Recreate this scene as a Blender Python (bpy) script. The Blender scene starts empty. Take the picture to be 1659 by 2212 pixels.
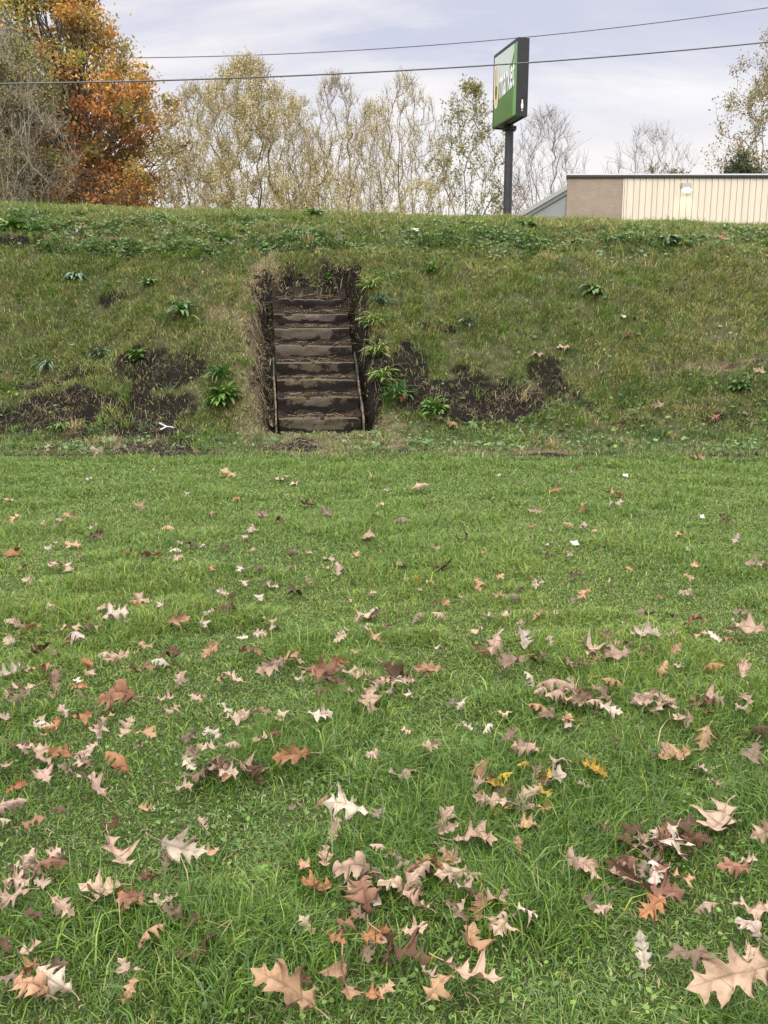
import bpy, bmesh, math, random
import numpy as np
from mathutils import Vector, Matrix

# ------------------------------------------------------------------ camera, sky, sun, exposure
SC = bpy.context.scene
COL = SC.collection
FOC, W2, H2, YH = 1900.0, 829.5, 1106.0, 720.0      # focal length and picture centre in units of a 1659 x 2212 picture
TH = math.atan((H2 - YH) / FOC)
CAMH = 1.4
cam_d = bpy.data.cameras.new('camera')
cam = bpy.data.objects.new('camera', cam_d)
COL.objects.link(cam)
cam.location = (0, 0, CAMH)
cam.rotation_euler = (math.pi / 2 - TH, 0, 0)
cam_d.sensor_fit = 'VERTICAL'
cam_d.sensor_height = 24
cam_d.lens = 24 * FOC / 2212
cam_d.clip_start = 0.05
cam_d.clip_end = 3000
SC.camera = cam
SC.view_settings.view_transform = 'Standard'
SC.view_settings.look = 'None'
SC.view_settings.exposure = 0.12
SC.view_settings.gamma = 1.0

SUN_EL, SUN_AZ = math.radians(38), math.radians(200)   # azimuth clockwise from +Y : behind the camera, a little left

def nd(t, kind, **kw):
    n = t.nodes.new(kind)
    for k, v in kw.items():
        if k.startswith('in_'):
            key = k[3:]
            key = int(key) if key.isdigit() else key.replace('_', ' ')
            n.inputs[key].default_value = v
        else:
            setattr(n, k, v)
    return n

def ramp(t, fac, stops, interp='LINEAR'):
    n = t.nodes.new('ShaderNodeValToRGB')
    n.color_ramp.interpolation = interp
    els = n.color_ramp.elements
    while len(els) < len(stops):
        els.new(0.5)
    for e, (p, c) in zip(els, stops):
        e.position = p
        e.color = (c[0], c[1], c[2], 1) if isinstance(c, (tuple, list)) else (c, c, c, 1)
    t.links.new(fac, n.inputs[0])
    return n.outputs[0]

def mixc(t, fac, a, b, mode='MIX'):
    n = t.nodes.new('ShaderNodeMix')
    n.data_type = 'RGBA'
    n.blend_type = mode
    for sock, v in ((n.inputs[0], fac), (n.inputs[6], a), (n.inputs[7], b)):
        if hasattr(v, 'links'):
            t.links.new(v, sock)
        elif isinstance(v, (int, float)):
            sock.default_value = v
        else:
            sock.default_value = (*v, 1) if len(v) == 3 else v
    return n.outputs[2]

def math_n(t, op, a, b=0.0, clamp=False):
    n = t.nodes.new('ShaderNodeMath')
    n.operation = op
    n.use_clamp = clamp
    for sock, v in ((n.inputs[0], a), (n.inputs[1], b)):
        if hasattr(v, 'links'):
            t.links.new(v, sock)
        else:
            sock.default_value = v
    return n.outputs[0]

world = bpy.data.worlds.new('World')
SC.world = world
world.use_nodes = True
wt = world.node_tree
wt.nodes.clear()
sky = nd(wt, 'ShaderNodeTexSky', sky_type='NISHITA', sun_disc=False, sun_elevation=SUN_EL, sun_rotation=SUN_AZ)
tc = nd(wt, 'ShaderNodeTexCoord')
sep = nd(wt, 'ShaderNodeSeparateXYZ')
wt.links.new(tc.outputs['Generated'], sep.inputs[0])
zc = math_n(wt, 'ADD', math_n(wt, 'MAXIMUM', sep.outputs[2], 0.0), 0.16)
comb = nd(wt, 'ShaderNodeCombineXYZ')
wt.links.new(math_n(wt, 'DIVIDE', sep.outputs[0], zc), comb.inputs[0])
wt.links.new(math_n(wt, 'DIVIDE', sep.outputs[1], zc), comb.inputs[1])
base = ramp(wt, sep.outputs[2], [(0.0, (.62, .60, .60)), (.13, (.96, .92, .89)), (.18, (.92, .89, .88)), (.225, (.74, .75, .85)), (.29, (.61, .635, .775)),
                                 (.38, (.63, .65, .775)), (.55, (2.5, 2.46, 2.42)), (1.0, (5.2, 5.1, 4.95))])
nz1 = nd(wt, 'ShaderNodeTexNoise', in_Scale=1.15, in_Detail=7.0, in_Roughness=.58, in_Distortion=.35)
mp = nd(wt, 'ShaderNodeMapping')
mp.inputs['Location'].default_value = (3.1, 1.7, 0)
mp.inputs['Rotation'].default_value = (0, 0, .25)
mp.inputs['Scale'].default_value = (.75, 1.5, 1)
wt.links.new(comb.outputs[0], mp.inputs[0])
wt.links.new(mp.outputs[0], nz1.inputs['Vector'])
cl = ramp(wt, nz1.outputs[0], [(.45, 0.0), (.53, .45), (.63, 1.0)])
nz2 = nd(wt, 'ShaderNodeTexNoise', in_Scale=3.4, in_Detail=6.0, in_Roughness=.6)
wt.links.new(mp.outputs[0], nz2.inputs['Vector'])
cl2 = ramp(wt, nz2.outputs[0], [(.45, 0.0), (.75, .5)])
warm = ramp(wt, math_n(wt, 'MULTIPLY_ADD', sep.outputs[0], -.9), [(.0, (.92, .90, .915)), (1.0, (.93, .86, .87))])
lift = mixc(wt, cl, base, mixc(wt, .35, warm, (1, 1, 1)), 'MIX')
hi = ramp(wt, sep.outputs[2], [(.42, 0.0), (.55, 1.0)])
lift = mixc(wt, hi, lift, base)
lift = mixc(wt, math_n(wt, 'MULTIPLY', cl2, .55), lift, (.93, .90, .91))
bg1 = nd(wt, 'ShaderNodeBackground', in_Strength=1.0)
wt.links.new(lift, bg1.inputs[0])
bg2 = nd(wt, 'ShaderNodeBackground', in_Strength=.05)
wt.links.new(sky.outputs[0], bg2.inputs[0])
mx = nd(wt, 'ShaderNodeMixShader', in_0=.06)
wt.links.new(bg1.outputs[0], mx.inputs[1])
wt.links.new(bg2.outputs[0], mx.inputs[2])
wo = nd(wt, 'ShaderNodeOutputWorld')
wt.links.new(mx.outputs[0], wo.inputs[0])
try:
    world.cycles.sampling_method = 'AUTOMATIC'
except Exception:
    pass

sun_d = bpy.data.lights.new('sun', 'SUN')
sun_d.energy = 1.7
sun_d.angle = math.radians(24)
sun_d.color = (1.0, .93, .85)
sun = bpy.data.objects.new('sun', sun_d)
COL.objects.link(sun)
sdir = Vector((math.sin(SUN_AZ) * math.cos(SUN_EL), math.cos(SUN_AZ) * math.cos(SUN_EL), math.sin(SUN_EL)))
sun.rotation_euler = sdir.to_track_quat('Z', 'Y').to_euler()
sun.location = (-6, -12, 14)

# ------------------------------------------------------------------ helpers
RNG = np.random.default_rng(11)
random.seed(7)
F_ = np.array([0, math.cos(TH), -math.sin(TH)])
U_ = np.array([0, math.sin(TH), math.cos(TH)])

def ray(u, v):
    return F_ + (u - W2) / FOC * np.array([1.0, 0, 0]) + (H2 - v) / FOC * U_

def at(u, v, Y):
    """the world point seen at (u, v) at depth Y"""
    d = ray(u, v)
    return np.array([0, 0, CAMH]) + d * (Y / d[1])

def lattice(seed):
    return np.random.default_rng(seed).random((256, 256))

_L = {s: lattice(s) for s in range(12)}

def vn(x, y, scale, seed=0):
    """smooth value noise 0..1"""
    x = np.asarray(x, float) * scale + 37.3
    y = np.asarray(y, float) * scale + 91.7
    xi = np.floor(x).astype(int)
    yi = np.floor(y).astype(int)
    fx = x - xi
    fy = y - yi
    fx = fx * fx * (3 - 2 * fx)
    fy = fy * fy * (3 - 2 * fy)
    T = _L[seed]
    a = T[xi % 256, yi % 256]; b = T[(xi + 1) % 256, yi % 256]
    c = T[xi % 256, (yi + 1) % 256]; d = T[(xi + 1) % 256, (yi + 1) % 256]
    return (a * (1 - fx) + b * fx) * (1 - fy) + (c * (1 - fx) + d * fx) * fy

def fbm(x, y, scale, seed=0, octv=4):
    s, a, t = 0, 1.0, 0
    for k in range(octv):
        s = s + a * vn(x, y, scale * 2 ** k, (seed + k) % 12)
        t += a
        a *= .5
    return s / t

def sst(a, b, x):
    t = np.clip((np.asarray(x, float) - a) / (b - a), 0, 1)
    return t * t * (3 - 2 * t)

def tag(o, label=None, cat=None, group=None, kind=None):
    if label: o['label'] = label
    if cat: o['category'] = cat
    if group: o['group'] = group
    if kind: o['kind'] = kind
    return o

def empty(name, loc, rz=0.0):
    o = bpy.data.objects.new(name, None)
    COL.objects.link(o)
    o.location = loc
    o.rotation_euler = (0, 0, rz)
    o.empty_display_size = .2
    return o

def link(name, me, mat=None, parent=None):
    if mat and not me.materials:
        me.materials.append(mat)
    o = bpy.data.objects.new(name, me)
    COL.objects.link(o)
    if parent is not None:
        o.parent = parent
    return o

def np_mesh(name, V, F, colors=None, smooth=False):
    """mesh from numpy: V (n,3); F (m,k) all faces with k corners, or list of such arrays"""
    me = bpy.data.meshes.new(name)
    Fs = F if isinstance(F, list) else [F]
    Fs = [f for f in Fs if len(f)]
    V = np.ascontiguousarray(V, dtype=np.float32)
    me.vertices.add(len(V))
    me.vertices.foreach_set('co', V.ravel())
    idx = np.concatenate([f.ravel() for f in Fs]).astype(np.int32)
    tot = np.concatenate([np.full(len(f), f.shape[1]) for f in Fs])
    st = np.concatenate([[0], np.cumsum(tot)[:-1]]).astype(np.int32)
    me.loops.add(len(idx))
    me.loops.foreach_set('vertex_index', idx)
    me.polygons.add(len(tot))
    me.polygons.foreach_set('loop_start', st)
    if smooth:
        me.polygons.foreach_set('use_smooth', np.ones(len(tot), dtype=bool))
    if colors is not None:
        a = me.attributes.new('Col', 'FLOAT_COLOR', 'POINT')
        c = np.ones((len(V), 4), dtype=np.float32)
        c[:, :colors.shape[1]] = colors
        a.data.foreach_set('color', c.ravel())
    me.update(calc_edges=True)
    return me

def box_bm(bm, x0, x1, y0, y1, z0, z1, bev=0.0):
    r = bmesh.ops.create_cube(bm, size=1)
    vs = r['verts']
    for v in vs:
        v.co = Vector((x0 + (v.co.x + .5) * (x1 - x0), y0 + (v.co.y + .5) * (y1 - y0), z0 + (v.co.z + .5) * (z1 - z0)))
    if bev:
        es = list({e for v in vs for e in v.link_edges})
        bmesh.ops.bevel(bm, geom=es, offset=bev, segments=2, affect='EDGES', profile=.5)

def bm_obj(name, bm, mat, parent=None, smooth=False):
    me = bpy.data.meshes.new(name)
    bm.normal_update()
    bm.to_mesh(me)
    bm.free()
    if smooth:
        for p in me.polygons: p.use_smooth = True
    return link(name, me, mat, parent)

def tubes(P0, P1, R0, R1, sides=4):
    """many tapered prisms: vertices and quads"""
    P0 = np.asarray(P0, float); P1 = np.asarray(P1, float)
    R0 = np.asarray(R0, float); R1 = np.asarray(R1, float)
    d = P1 - P0
    d /= np.maximum(np.linalg.norm(d, axis=1, keepdims=True), 1e-9)
    ref = np.where(np.abs(d[:, 2:3]) > .9, np.array([[1.0, 0, 0]]), np.array([[0, 0, 1.0]]))
    a = np.cross(d, ref); a /= np.linalg.norm(a, axis=1, keepdims=True)
    b = np.cross(d, a)
    n = len(P0)
    V = np.zeros((n, 2 * sides, 3))
    for k in range(sides):
        t = 2 * math.pi * k / sides
        o = a * math.cos(t) + b * math.sin(t)
        V[:, k] = P0 + o * R0[:, None]
        V[:, sides + k] = P1 + o * R1[:, None]
    base = (np.arange(n) * 2 * sides)[:, None]
    Q = []
    for k in range(sides):
        k2 = (k + 1) % sides
        Q.append(base + np.array([[k, k2, sides + k2, sides + k]]))
    return V.reshape(-1, 3), np.concatenate(Q)

# ------------------------------------------------------------------ materials
def new_mat(name):
    m = bpy.data.materials.new(name)
    m.use_nodes = True
    t = m.node_tree
    b = t.nodes['Principled BSDF']
    return m, t, b

def simple_mat(name, col, rough=.6, nscale=0, namt=.15, metal=0, bump=0.0, spec=.5):
    m, t, b = new_mat(name)
    b.inputs['Roughness'].default_value = rough
    b.inputs['Metallic'].default_value = metal
    b.inputs['Specular IOR Level'].default_value = spec
    if nscale:
        tcn = nd(t, 'ShaderNodeTexCoord')
        n = nd(t, 'ShaderNodeTexNoise', in_Scale=nscale, in_Detail=5.0)
        t.links.new(tcn.outputs['Object'], n.inputs['Vector'])
        lo = tuple(c * (1 - namt) for c in col)
        hi = tuple(min(1, c * (1 + namt)) for c in col)
        t.links.new(ramp(t, n.outputs[0], [(.3, lo), (.7, hi)]), b.inputs['Base Color'])
        if bump:
            bn = nd(t, 'ShaderNodeBump', in_Strength=bump, in_Distance=.02)
            t.links.new(n.outputs[0], bn.inputs['Height'])
            t.links.new(bn.outputs[0], b.inputs['Normal'])
    else:
        b.inputs['Base Color'].default_value = (*col, 1)
    return m

def foliage_mat(name, transl=.35, rough=.6, spec=.25, vary=.0):
    """blade / leaf colour comes from the per-blade attribute, with light passing through"""
    m, t, b = new_mat(name)
    at_ = nd(t, 'ShaderNodeAttribute', attribute_name='Col')
    c = at_.outputs['Color']
    t.links.new(c, b.inputs['Base Color'])
    b.inputs['Roughness'].default_value = rough
    b.inputs['Specular IOR Level'].default_value = spec
    tr = nd(t, 'ShaderNodeBsdfTranslucent')
    t.links.new(c, tr.inputs[0])
    mxs = nd(t, 'ShaderNodeMixShader', in_0=transl)
    t.links.new(b.outputs[0], mxs.inputs[1])
    t.links.new(tr.outputs[0], mxs.inputs[2])
    t.links.new(mxs.outputs[0], t.nodes['Material Output'].inputs[0])
    return m

M_GRASS = foliage_mat('grass_blade', .22, .5, .35)
M_LEAFY = foliage_mat('tree_leaf', .3, .6, .25)
M_STRAW = foliage_mat('dry_straw', .1, .8, .1)
M_BARK = simple_mat('bark', (.15, .12, .095), .9, 6, .35, bump=.4)
M_PALEBARK = simple_mat('pale_bark', (.30, .26, .21), .9, 6, .3)
M_TWIG = simple_mat('twig', (.235, .19, .14), .9)

# ------------------------------------------------------------------ the ground: lawn, bank, plateau as one sheet
SX, SY, SROT = -.83, 11.45, math.radians(8.2)      # foot of the steps and their turn
PR_Y = np.array([-50, 9.6, 10.2, 10.9, 11.3, 11.6, 12.0, 12.4, 12.9, 13.4, 13.9, 14.3, 14.8, 15.3, 15.8, 16.4, 17.2, 20, 600.])
PR_Z = np.array([0., 0., .01, .08, .20, .44, .82, 1.19, 1.62, 2.05, 2.46, 2.72, 2.98, 3.18, 3.34, 3.46, 3.48, 3.40, 3.40])

def prof(y):
    y = np.asarray(y, float)
    s = 0
    for o in (-.16, -.08, 0, .08, .16):
        s = s + np.interp(y + o, PR_Y, PR_Z)
    return s / 5

def stair_uv(x, y):
    dx, dy = np.asarray(x, float) - SX, np.asarray(y, float) - SY
    c, s = math.cos(SROT), math.sin(SROT)
    return dx * c + dy * s, -dx * s + dy * c

def nose(v):
    return .32 + .838 * v

def H(x, y):
    x = np.asarray(x, float); y = np.asarray(y, float)
    bank = sst(10.3, 11.5, y)
    z = prof(y + .10 * (vn(x, y, .22, 3) - .5) * bank * (1 - sst(14, 15.5, y)))
    z = z * (1 - .0078 * np.clip(x, -40, 40) * sst(12, 16, y))
    z = z + (vn(x, y, .7, 1) - .5) * .035 + (vn(x, y, 2.7, 2) - .5) * .014
    fade = 1 - sst(18, 24, y)
    cr_ = 1 - .72 * sst(14.6, 15.8, y)
    z = z + bank * fade * cr_ * ((vn(x, y, 1.3, 4) - .5) * .15 + (vn(x, y, 4.5, 5) - .5) * .13 + (vn(x, y, 11, 6) - .5) * .06)
    u, v = stair_uv(x, y)
    # swollen turf beside the steps
    z = z + .17 * np.exp(-((u - .98) / .32) ** 2) * sst(-.1, .5, v) * (1 - sst(1.6, 2.4, v))
    z = z + .05 * np.exp(-((u + 1.15) / .30) ** 2) * sst(-.1, .5, v) * (1 - sst(1.8, 2.5, v))
    # the cut for the steps: raw soil sides, left side slumped, right side steep
    jit = (fbm(x, y, 3.5, 7, 3) - .5) * .34
    inside = sst(-.86 + jit, -.60 + jit * .3, u) * (1 - sst(.62 + jit * .25, .76 + jit * .5, u))
    top = 2.32 + (vn(u, 0 * u, 3.3, 8) - .5) * .30 - .25 * sst(.15, .6, u)
    inside = inside * sst(-.62, -.12, v) * (1 - sst(top - .14, top, v))
    lump = (vn(x, y, 9, 9) - .5) * .10 + (vn(x, y, 21, 10) - .5) * .05
    bed = np.where(v < 1.72, nose(v) - .36, nose(1.72) - .36 + (v - 1.72) * 1.08 + sst(1.72, 1.9, v) * .16) + lump
    bed = np.where(v < .02, .085 + .3 * lump, bed)
    bed = np.minimum(bed, z)
    z = z * (1 - inside) + bed * inside
    # soil heaped over the top steps
    return z

def Hs(x, y):
    return float(H(np.array([x]), np.array([y]))[0])

def ground_hit(u, v):
    """where the view through (u, v) meets the ground"""
    d = ray(u, v)
    p0 = np.array([0, 0, CAMH])
    ts = np.concatenate([np.linspace(1.2, 9.5, 60), np.linspace(9.52, 17.5, 900)]) / d[1]
    P = p0 + ts[:, None] * d
    below = P[:, 2] < H(P[:, 0], P[:, 1])
    i = int(np.argmax(below)) if below.any() else len(ts) - 1
    a, b = ts[max(0, i - 1)], ts[i]
    for _ in range(14):
        m = (a + b) / 2
        p = p0 + m * d
        if p[2] < Hs(p[0], p[1]): b = m
        else: a = m
    return p0 + b * d

def px_scale(p):
    """picture units per metre at a world point"""
    return FOC / ((np.array(p) - [0, 0, CAMH]) @ F_)

# bare soil, tan thatch and lush patches: (u, v, half width, half height, strength)
SOIL_PX = [(245, 645, 26, 14, 1.1), (350, 795, 90, 36, 1.1), (150, 870, 85, 24, 1.1), (270, 920, 125, 44, 1.45), (45, 915, 85, 34, 1.35),
           (330, 968, 90, 20, 1.1), (30, 517, 70, 9, 1.0), (60, 990, 110, 8, .6), (165, 810, 40, 16, .7), (360, 880, 60, 24, .7),
           (950, 714, 32, 8, 1.2), (885, 785, 36, 40, 1.15), (1000, 868, 100, 40, 1.45), (1100, 882, 85, 28, 1.35), (1180, 812, 34, 26, 1.0),
           (1205, 850, 55, 20, .7), (1130, 985, 30, 6, .7), (1180, 985, 60, 10, .9), (810, 810, 30, 70, .8), (1290, 495, 26, 6, .9),
           (1560, 905, 90, 12, .45), (700, 950, 90, 14, .45), (1280, 1000, 60, 6, .6), (860, 850, 40, 40, .7), (1060, 830, 60, 16, .5),
           (420, 800, 50, 14, .7), (90, 830, 60, 10, .6), (200, 955, 90, 14, .8), (380, 935, 60, 14, .8), (560, 800, 25, 90, .7), (1250, 880, 50, 14, .6), (1000, 800, 50, 12, .55), (650, 500, 70, 8, .5), (1500, 880, 60, 10, .5), (1330, 940, 60, 8, .45), (1420, 800, 60, 8, .4), (120, 520, 70, 8, .6), (90, 988, 120, 8, 1.2), (340, 984, 120, 10, 1.3), (640, 968, 90, 8, 1.0), (880, 975, 60, 6, .9), (1200, 986, 110, 8, 1.25), (1560, 988, 130, 7, 1.1), (1000, 500, 120, 8, .5), (1250, 505, 120, 7, .6), (1500, 515, 140, 8, .55), (300, 560, 100, 7, .45), (640, 545, 80, 8, .55), (1600, 790, 70, 8, .5)]
TAN_PX = [(180, 512, 150, 9, .9), (420, 522, 90, 9, .8), (470, 680, 40, 16, .7), (540, 720, 40, 60, .6), (700, 955, 150, 16, 1.1), (300, 985, 200, 7, .9), (1000, 978, 120, 7, .7), (1550, 990, 120, 8, .7), (555, 850, 40, 90, 1.3), (565, 700, 35, 110, 1.2), (120, 860, 70, 10, .8),
          (690, 965, 110, 22, 1.0), (1180, 985, 70, 14, 1.0), (1560, 800, 90, 14, .6), (250, 950, 120, 30, .5), (1080, 870, 90, 20, .6),
          (1500, 1005, 120, 14, .7), (1100, 530, 60, 10, .5), (700, 510, 60, 12, .7), (820, 930, 40, 25, 1.0), (1480, 700, 180, 70, .25), (60, 690, 120, 60, .2)]
LUSH_PX = [(1050, 532, 120, 22, 1.0), (700, 470, 60, 8, .8), (250, 540, 200, 20, .7), (60, 490, 80, 18, .7), (420, 560, 110, 25, .6), (640, 530, 110, 26, .8),
           (1400, 520, 180, 18, .6), (1560, 830, 120, 24, .8), (1380, 850, 90, 30, .6), (950, 895, 40, 24, 1.1), (30, 800, 60, 60, .4), (860, 600, 90, 60, .4)]

def to_world(lst):
    out = []
    for u, v, ru, rv, s in lst:
        p = ground_hit(u, v)
        sc = px_scale(p)
        out.append((p[0], p[1], ru / sc, max(.05, rv / sc / .95 * (3.2 if p[1] < 11.0 else 1)), s))
    return out
SOIL, TAN, LUSH = to_world(SOIL_PX), to_world(TAN_PX), to_world(LUSH_PX)

def patch(x, y, lst, seed):
    n = fbm(x, y, 3.2, seed, 4)
    n = .5 * n + .5 * fbm(x, y, 9, (seed + 3) % 12, 3) + .06 * (n - .5)
    n = (n - .5) * 1.7 + .5
    m = np.zeros_like(np.asarray(x, float))
    for cx, cy, rx, ry, s in lst:
        r = np.sqrt(((x - cx) / rx) ** 2 + ((y - cy) / ry) ** 2)
        m = np.maximum(m, s * np.clip(1.6 - r, 0, 1))
    return np.clip(sst(.25, .62, m * (.35 + 1.3 * n)), 0, 1)

def stair_bare(x, y):
    """1 inside the raw cut, fading out over the disturbed rim"""
    u, v = stair_uv(x, y)
    j = (fbm(x, y, 4, 2, 3) - .5) * .5
    m = sst(-1.02 + j, -.74 + j, u) * (1 - sst(.74 + j * .2, .90 + j * .3, u)) * sst(-.30, -.02, v) * (1 - sst(2.20 + j * .6, 2.42 + j * .6, v))
    return m

def axis(segs):
    out = []
    for a, b, st in segs:
        out.append(np.arange(a, b, st))
    return np.concatenate(out)
gx = np.concatenate([-np.geomspace(400, 7.6, 22), np.arange(-7.5, -2.3, .06), np.arange(-2.3, .4, .03), np.arange(.4, 7.5, .06), np.geomspace(7.6, 400, 22)])
gy = np.concatenate([[-60, -20, -6, -2], np.arange(0, 10.2, .1), np.arange(10.2, 14.2, .03), np.arange(14.2, 17, .06), np.geomspace(17, 900, 26)])
GX, GY = np.meshgrid(gx, gy)
GZ = H(GX, GY)
nx, ny = len(gx), len(gy)
ii = (np.arange(ny - 1)[:, None] * nx + np.arange(nx - 1)[None, :]).ravel()
quads = np.stack([ii, ii + 1, ii + 1 + nx, ii + nx], 1)
xf, yf = GX.ravel(), GY.ravel()
bankm = sst(9.75, 10.1, yf + (fbm(xf, yf, 1.5, 3) - .5) * .4) * (1 - sst(17, 19, yf))
uf, vf = stair_uv(xf, yf)
soil = np.maximum(patch(xf, yf, SOIL, 1), stair_bare(xf, yf) * (1 - .55 * (1 - sst(-.80, -.66, uf)) * (1 - sst(1.6, 2.0, vf)))) * (yf > 9.5)
tan = patch(xf, yf, TAN, 4) * bankm
gcol = np.stack([soil, tan, bankm], 1)
M_GROUND, t, b = new_mat('ground_soil')
atn = nd(t, 'ShaderNodeAttribute', attribute_name='Col')
sp = nd(t, 'ShaderNodeSeparateColor')
t.links.new(atn.outputs['Color'], sp.inputs[0])
geo = nd(t, 'ShaderNodeNewGeometry')
n1 = nd(t, 'ShaderNodeTexNoise', in_Scale=9.0, in_Detail=8.0, in_Roughness=.65)
n2 = nd(t, 'ShaderNodeTexNoise', in_Scale=60.0, in_Detail=5.0, in_Roughness=.7)
n3 = nd(t, 'ShaderNodeTexNoise', in_Scale=1.1, in_Detail=4.0)
for n in (n1, n2, n3):
    t.links.new(geo.outputs['Position'], n.inputs['Vector'])
lawnc = ramp(t, n1.outputs[0], [(.3, (.028, .045, .011)), (.55, (.048, .072, .017)), (.75, (.085, .095, .035))])
bankc = ramp(t, n1.outputs[0], [(.3, (.035, .036, .016)), (.55, (.075, .078, .034)), (.75, (.15, .135, .07))])
soilc = ramp(t, n2.outputs[0], [(.3, (.006, .0047, .0038)), (.55, (.014, .0105, .008)), (.75, (.042, .031, .023))])
tanc = ramp(t, n2.outputs[0], [(.3, (.10, .075, .045)), (.6, (.22, .17, .11)), (.8, (.33, .26, .17))])
c = mixc(t, sp.outputs[2], lawnc, bankc)
c = mixc(t, math_n(t, 'MULTIPLY', sp.outputs[1], .75), c, tanc)
c = mixc(t, sp.outputs[0], c, soilc)
t.links.new(c, b.inputs['Base Color'])
b.inputs['Roughness'].default_value = .95
b.inputs['Specular IOR Level'].default_value = .15
bn = nd(t, 'ShaderNodeBump', in_Strength=.9, in_Distance=.03)
t.links.new(math_n(t, 'ADD', n1.outputs[0], n2.outputs[0]), bn.inputs['Height'])
t.links.new(bn.outputs[0], b.inputs['Normal'])
me = np_mesh('ground', np.stack([xf, yf, GZ.ravel()], 1), quads, gcol, smooth=True)
tag(link('ground', me, M_GROUND), kind='structure')

# ------------------------------------------------------------------ grass
def blades(name, x, y, hgt, wid, col, lean, mat=M_GRASS, downhill=0.0, z0=None, tipcol=1.15):
    n = len(x)
    z = H(x, y) if z0 is None else z0
    yaw = RNG.uniform(0, 2 * math.pi, n)
    ca, sa = np.cos(yaw), np.sin(yaw)
    wv = np.stack([ca, sa, 0 * ca], 1) * (wid / 2)[:, None]
    la = RNG.uniform(0, 2 * math.pi, n)
    lv = np.stack([np.cos(la), np.sin(la) - downhill, 0 * la], 1) * (lean * hgt)[:, None]
    up = np.zeros((n, 3)); up[:, 2] = hgt
    p = np.stack([x, y, z - .006], 1)
    m = p + up * .58 + lv * .35
    tp = p + up * (1 - .35 * np.clip(lean, 0, 1.4))[:, None] + lv
    V = np.empty((n, 5, 3), np.float32)
    V[:, 0] = p - wv; V[:, 1] = p + wv; V[:, 2] = m - wv * .85; V[:, 3] = m + wv * .85; V[:, 4] = tp
    bs = (np.arange(n) * 5)[:, None]
    F = np.concatenate([bs + np.array([[0, 1, 3]]), bs + np.array([[0, 3, 2]]), bs + np.array([[2, 3, 4]])])
    C = np.repeat(col[:, None, :], 5, 1)
    C[:, 4] *= tipcol
    me = np_mesh(name, V.reshape(-1, 3), F, C.reshape(-1, 3))
    return link(name, me, mat)

def pick(n, pal, w):
    pal = np.array(pal, float)
    w = np.asarray(w, float)
    if w.ndim == 1:
        k = RNG.choice(len(pal), n, p=w / w.sum())
    else:
        w = np.clip(w, 0, None)
        cs = np.cumsum(w / w.sum(1, keepdims=True), 1)
        k = (RNG.random(n)[:, None] > cs).sum(1).clip(0, len(pal) - 1)
    return pal[k] * RNG.uniform(.6, 1.38, (n, 1))

GREENS = [(.098, .178, .021), (.155, .238, .038), (.054, .112, .019), (.225, .262, .040), (.128, .190, .064), (.34, .28, .14)]

def scatter(bands, margin=.9):
    X, Y = [], []
    for y0, y1, dens in bands:
        hw = .45 * y1 + margin
        n = int(dens * 2 * hw * (y1 - y0))
        X.append(RNG.uniform(-hw, hw, n)); Y.append(RNG.uniform(y0, y1, n))
        # thinner beyond the edges of the view
        n = int(dens * .4 * 2 * 2.2 * (y1 - y0))
        X.append(RNG.uniform(hw, hw + 2.2, n) * RNG.choice([-1, 1], n)); Y.append(RNG.uniform(y0, y1, n))
    return np.concatenate(X), np.concatenate(Y)

# lawn
x, y = scatter([(.2, 1.15, 4000), (1.15, 2.0, 27000), (2.0, 3.0, 24000), (3.0, 4.5, 18000), (4.5, 6.5, 13500), (6.5, 8.5, 9500), (8.5, 10.5, 7500)], .6)
tall = fbm(x, y, 1.5, 0, 3)
tall2 = fbm(x + 50, y, 3.4, 5, 3)
T = tall * .55 + tall2 * .45
for su, sv, sr, sy_, sw in ((1290, 2060, .28, .20, -.16), (1480, 1980, .2, .2, -.12), (270, 1810, .34, .26, -.18), (540, 1545, .4, .3, -.14), (140, 2120, .2, .12, -.1), (700, 1770, .25, .2, -.08), (1560, 1640, .4, .3, -.1),
                            (560, 2060, .26, .16, .14), (930, 1810, .35, .3, .13), (1120, 1980, .2, .14, .10), (1200, 1690, .5, .3, .10), (700, 1660, .5, .25, .10), (180, 1680, .35, .2, .12), (140, 1990, .25, .14, .12), (1150, 1480, .8, .5, .08)):
    gp = ground_hit(su, sv)
    T = T + sw * np.exp(-((x - gp[0]) / sr) ** 2 - ((y - gp[1]) / sy_) ** 2)
T = sst(.42, .64, T)
far_ = .45 * sst(3.8, 6.2, y)
T = T * (1 - far_) + .5 * far_
shortm = 1 - T
keep = RNG.random(len(x)) < (.96 + .04 * T) * (1 - sst(9.78, 10.12, y + (fbm(x, y, 1.5, 3) - .5) * .5))
x, y, T = x[keep], y[keep], T[keep]
n = len(x)
h = (.019 + .060 * T) * RNG.uniform(.55, 1.35, n)
longb = RNG.random(n) < .06 * T
h[longb] *= 1.7
w = np.where(y < 3, .0030, np.where(y < 5, .0036, np.where(y < 7, .0046, .0062))) * RNG.uniform(.7, 1.4, n)
yel = np.exp(-((y - 4.6) / 1.3) ** 2)
blu = fbm(x, y, .8, 9, 3)
near = 1 - sst(2.4, 3.6, y)
wt_ = np.stack([.34 + 0 * x, (.24 + .05 * T) * (1 - .55 * near), .22 * np.clip(blu * 2 - .4, .1, 2) + .42 * near * T, .08 * (1 - near) + .20 * yel * sst(.4, .6, fbm(x, y, .7, 6, 2)), .10 + .22 * (1 - T), .02 + .05 * (1 - T)], 1)
col = pick(n, GREENS, wt_)
lean = np.abs(RNG.normal(.75, .4, n)) + .35 * (1 - T)
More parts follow.
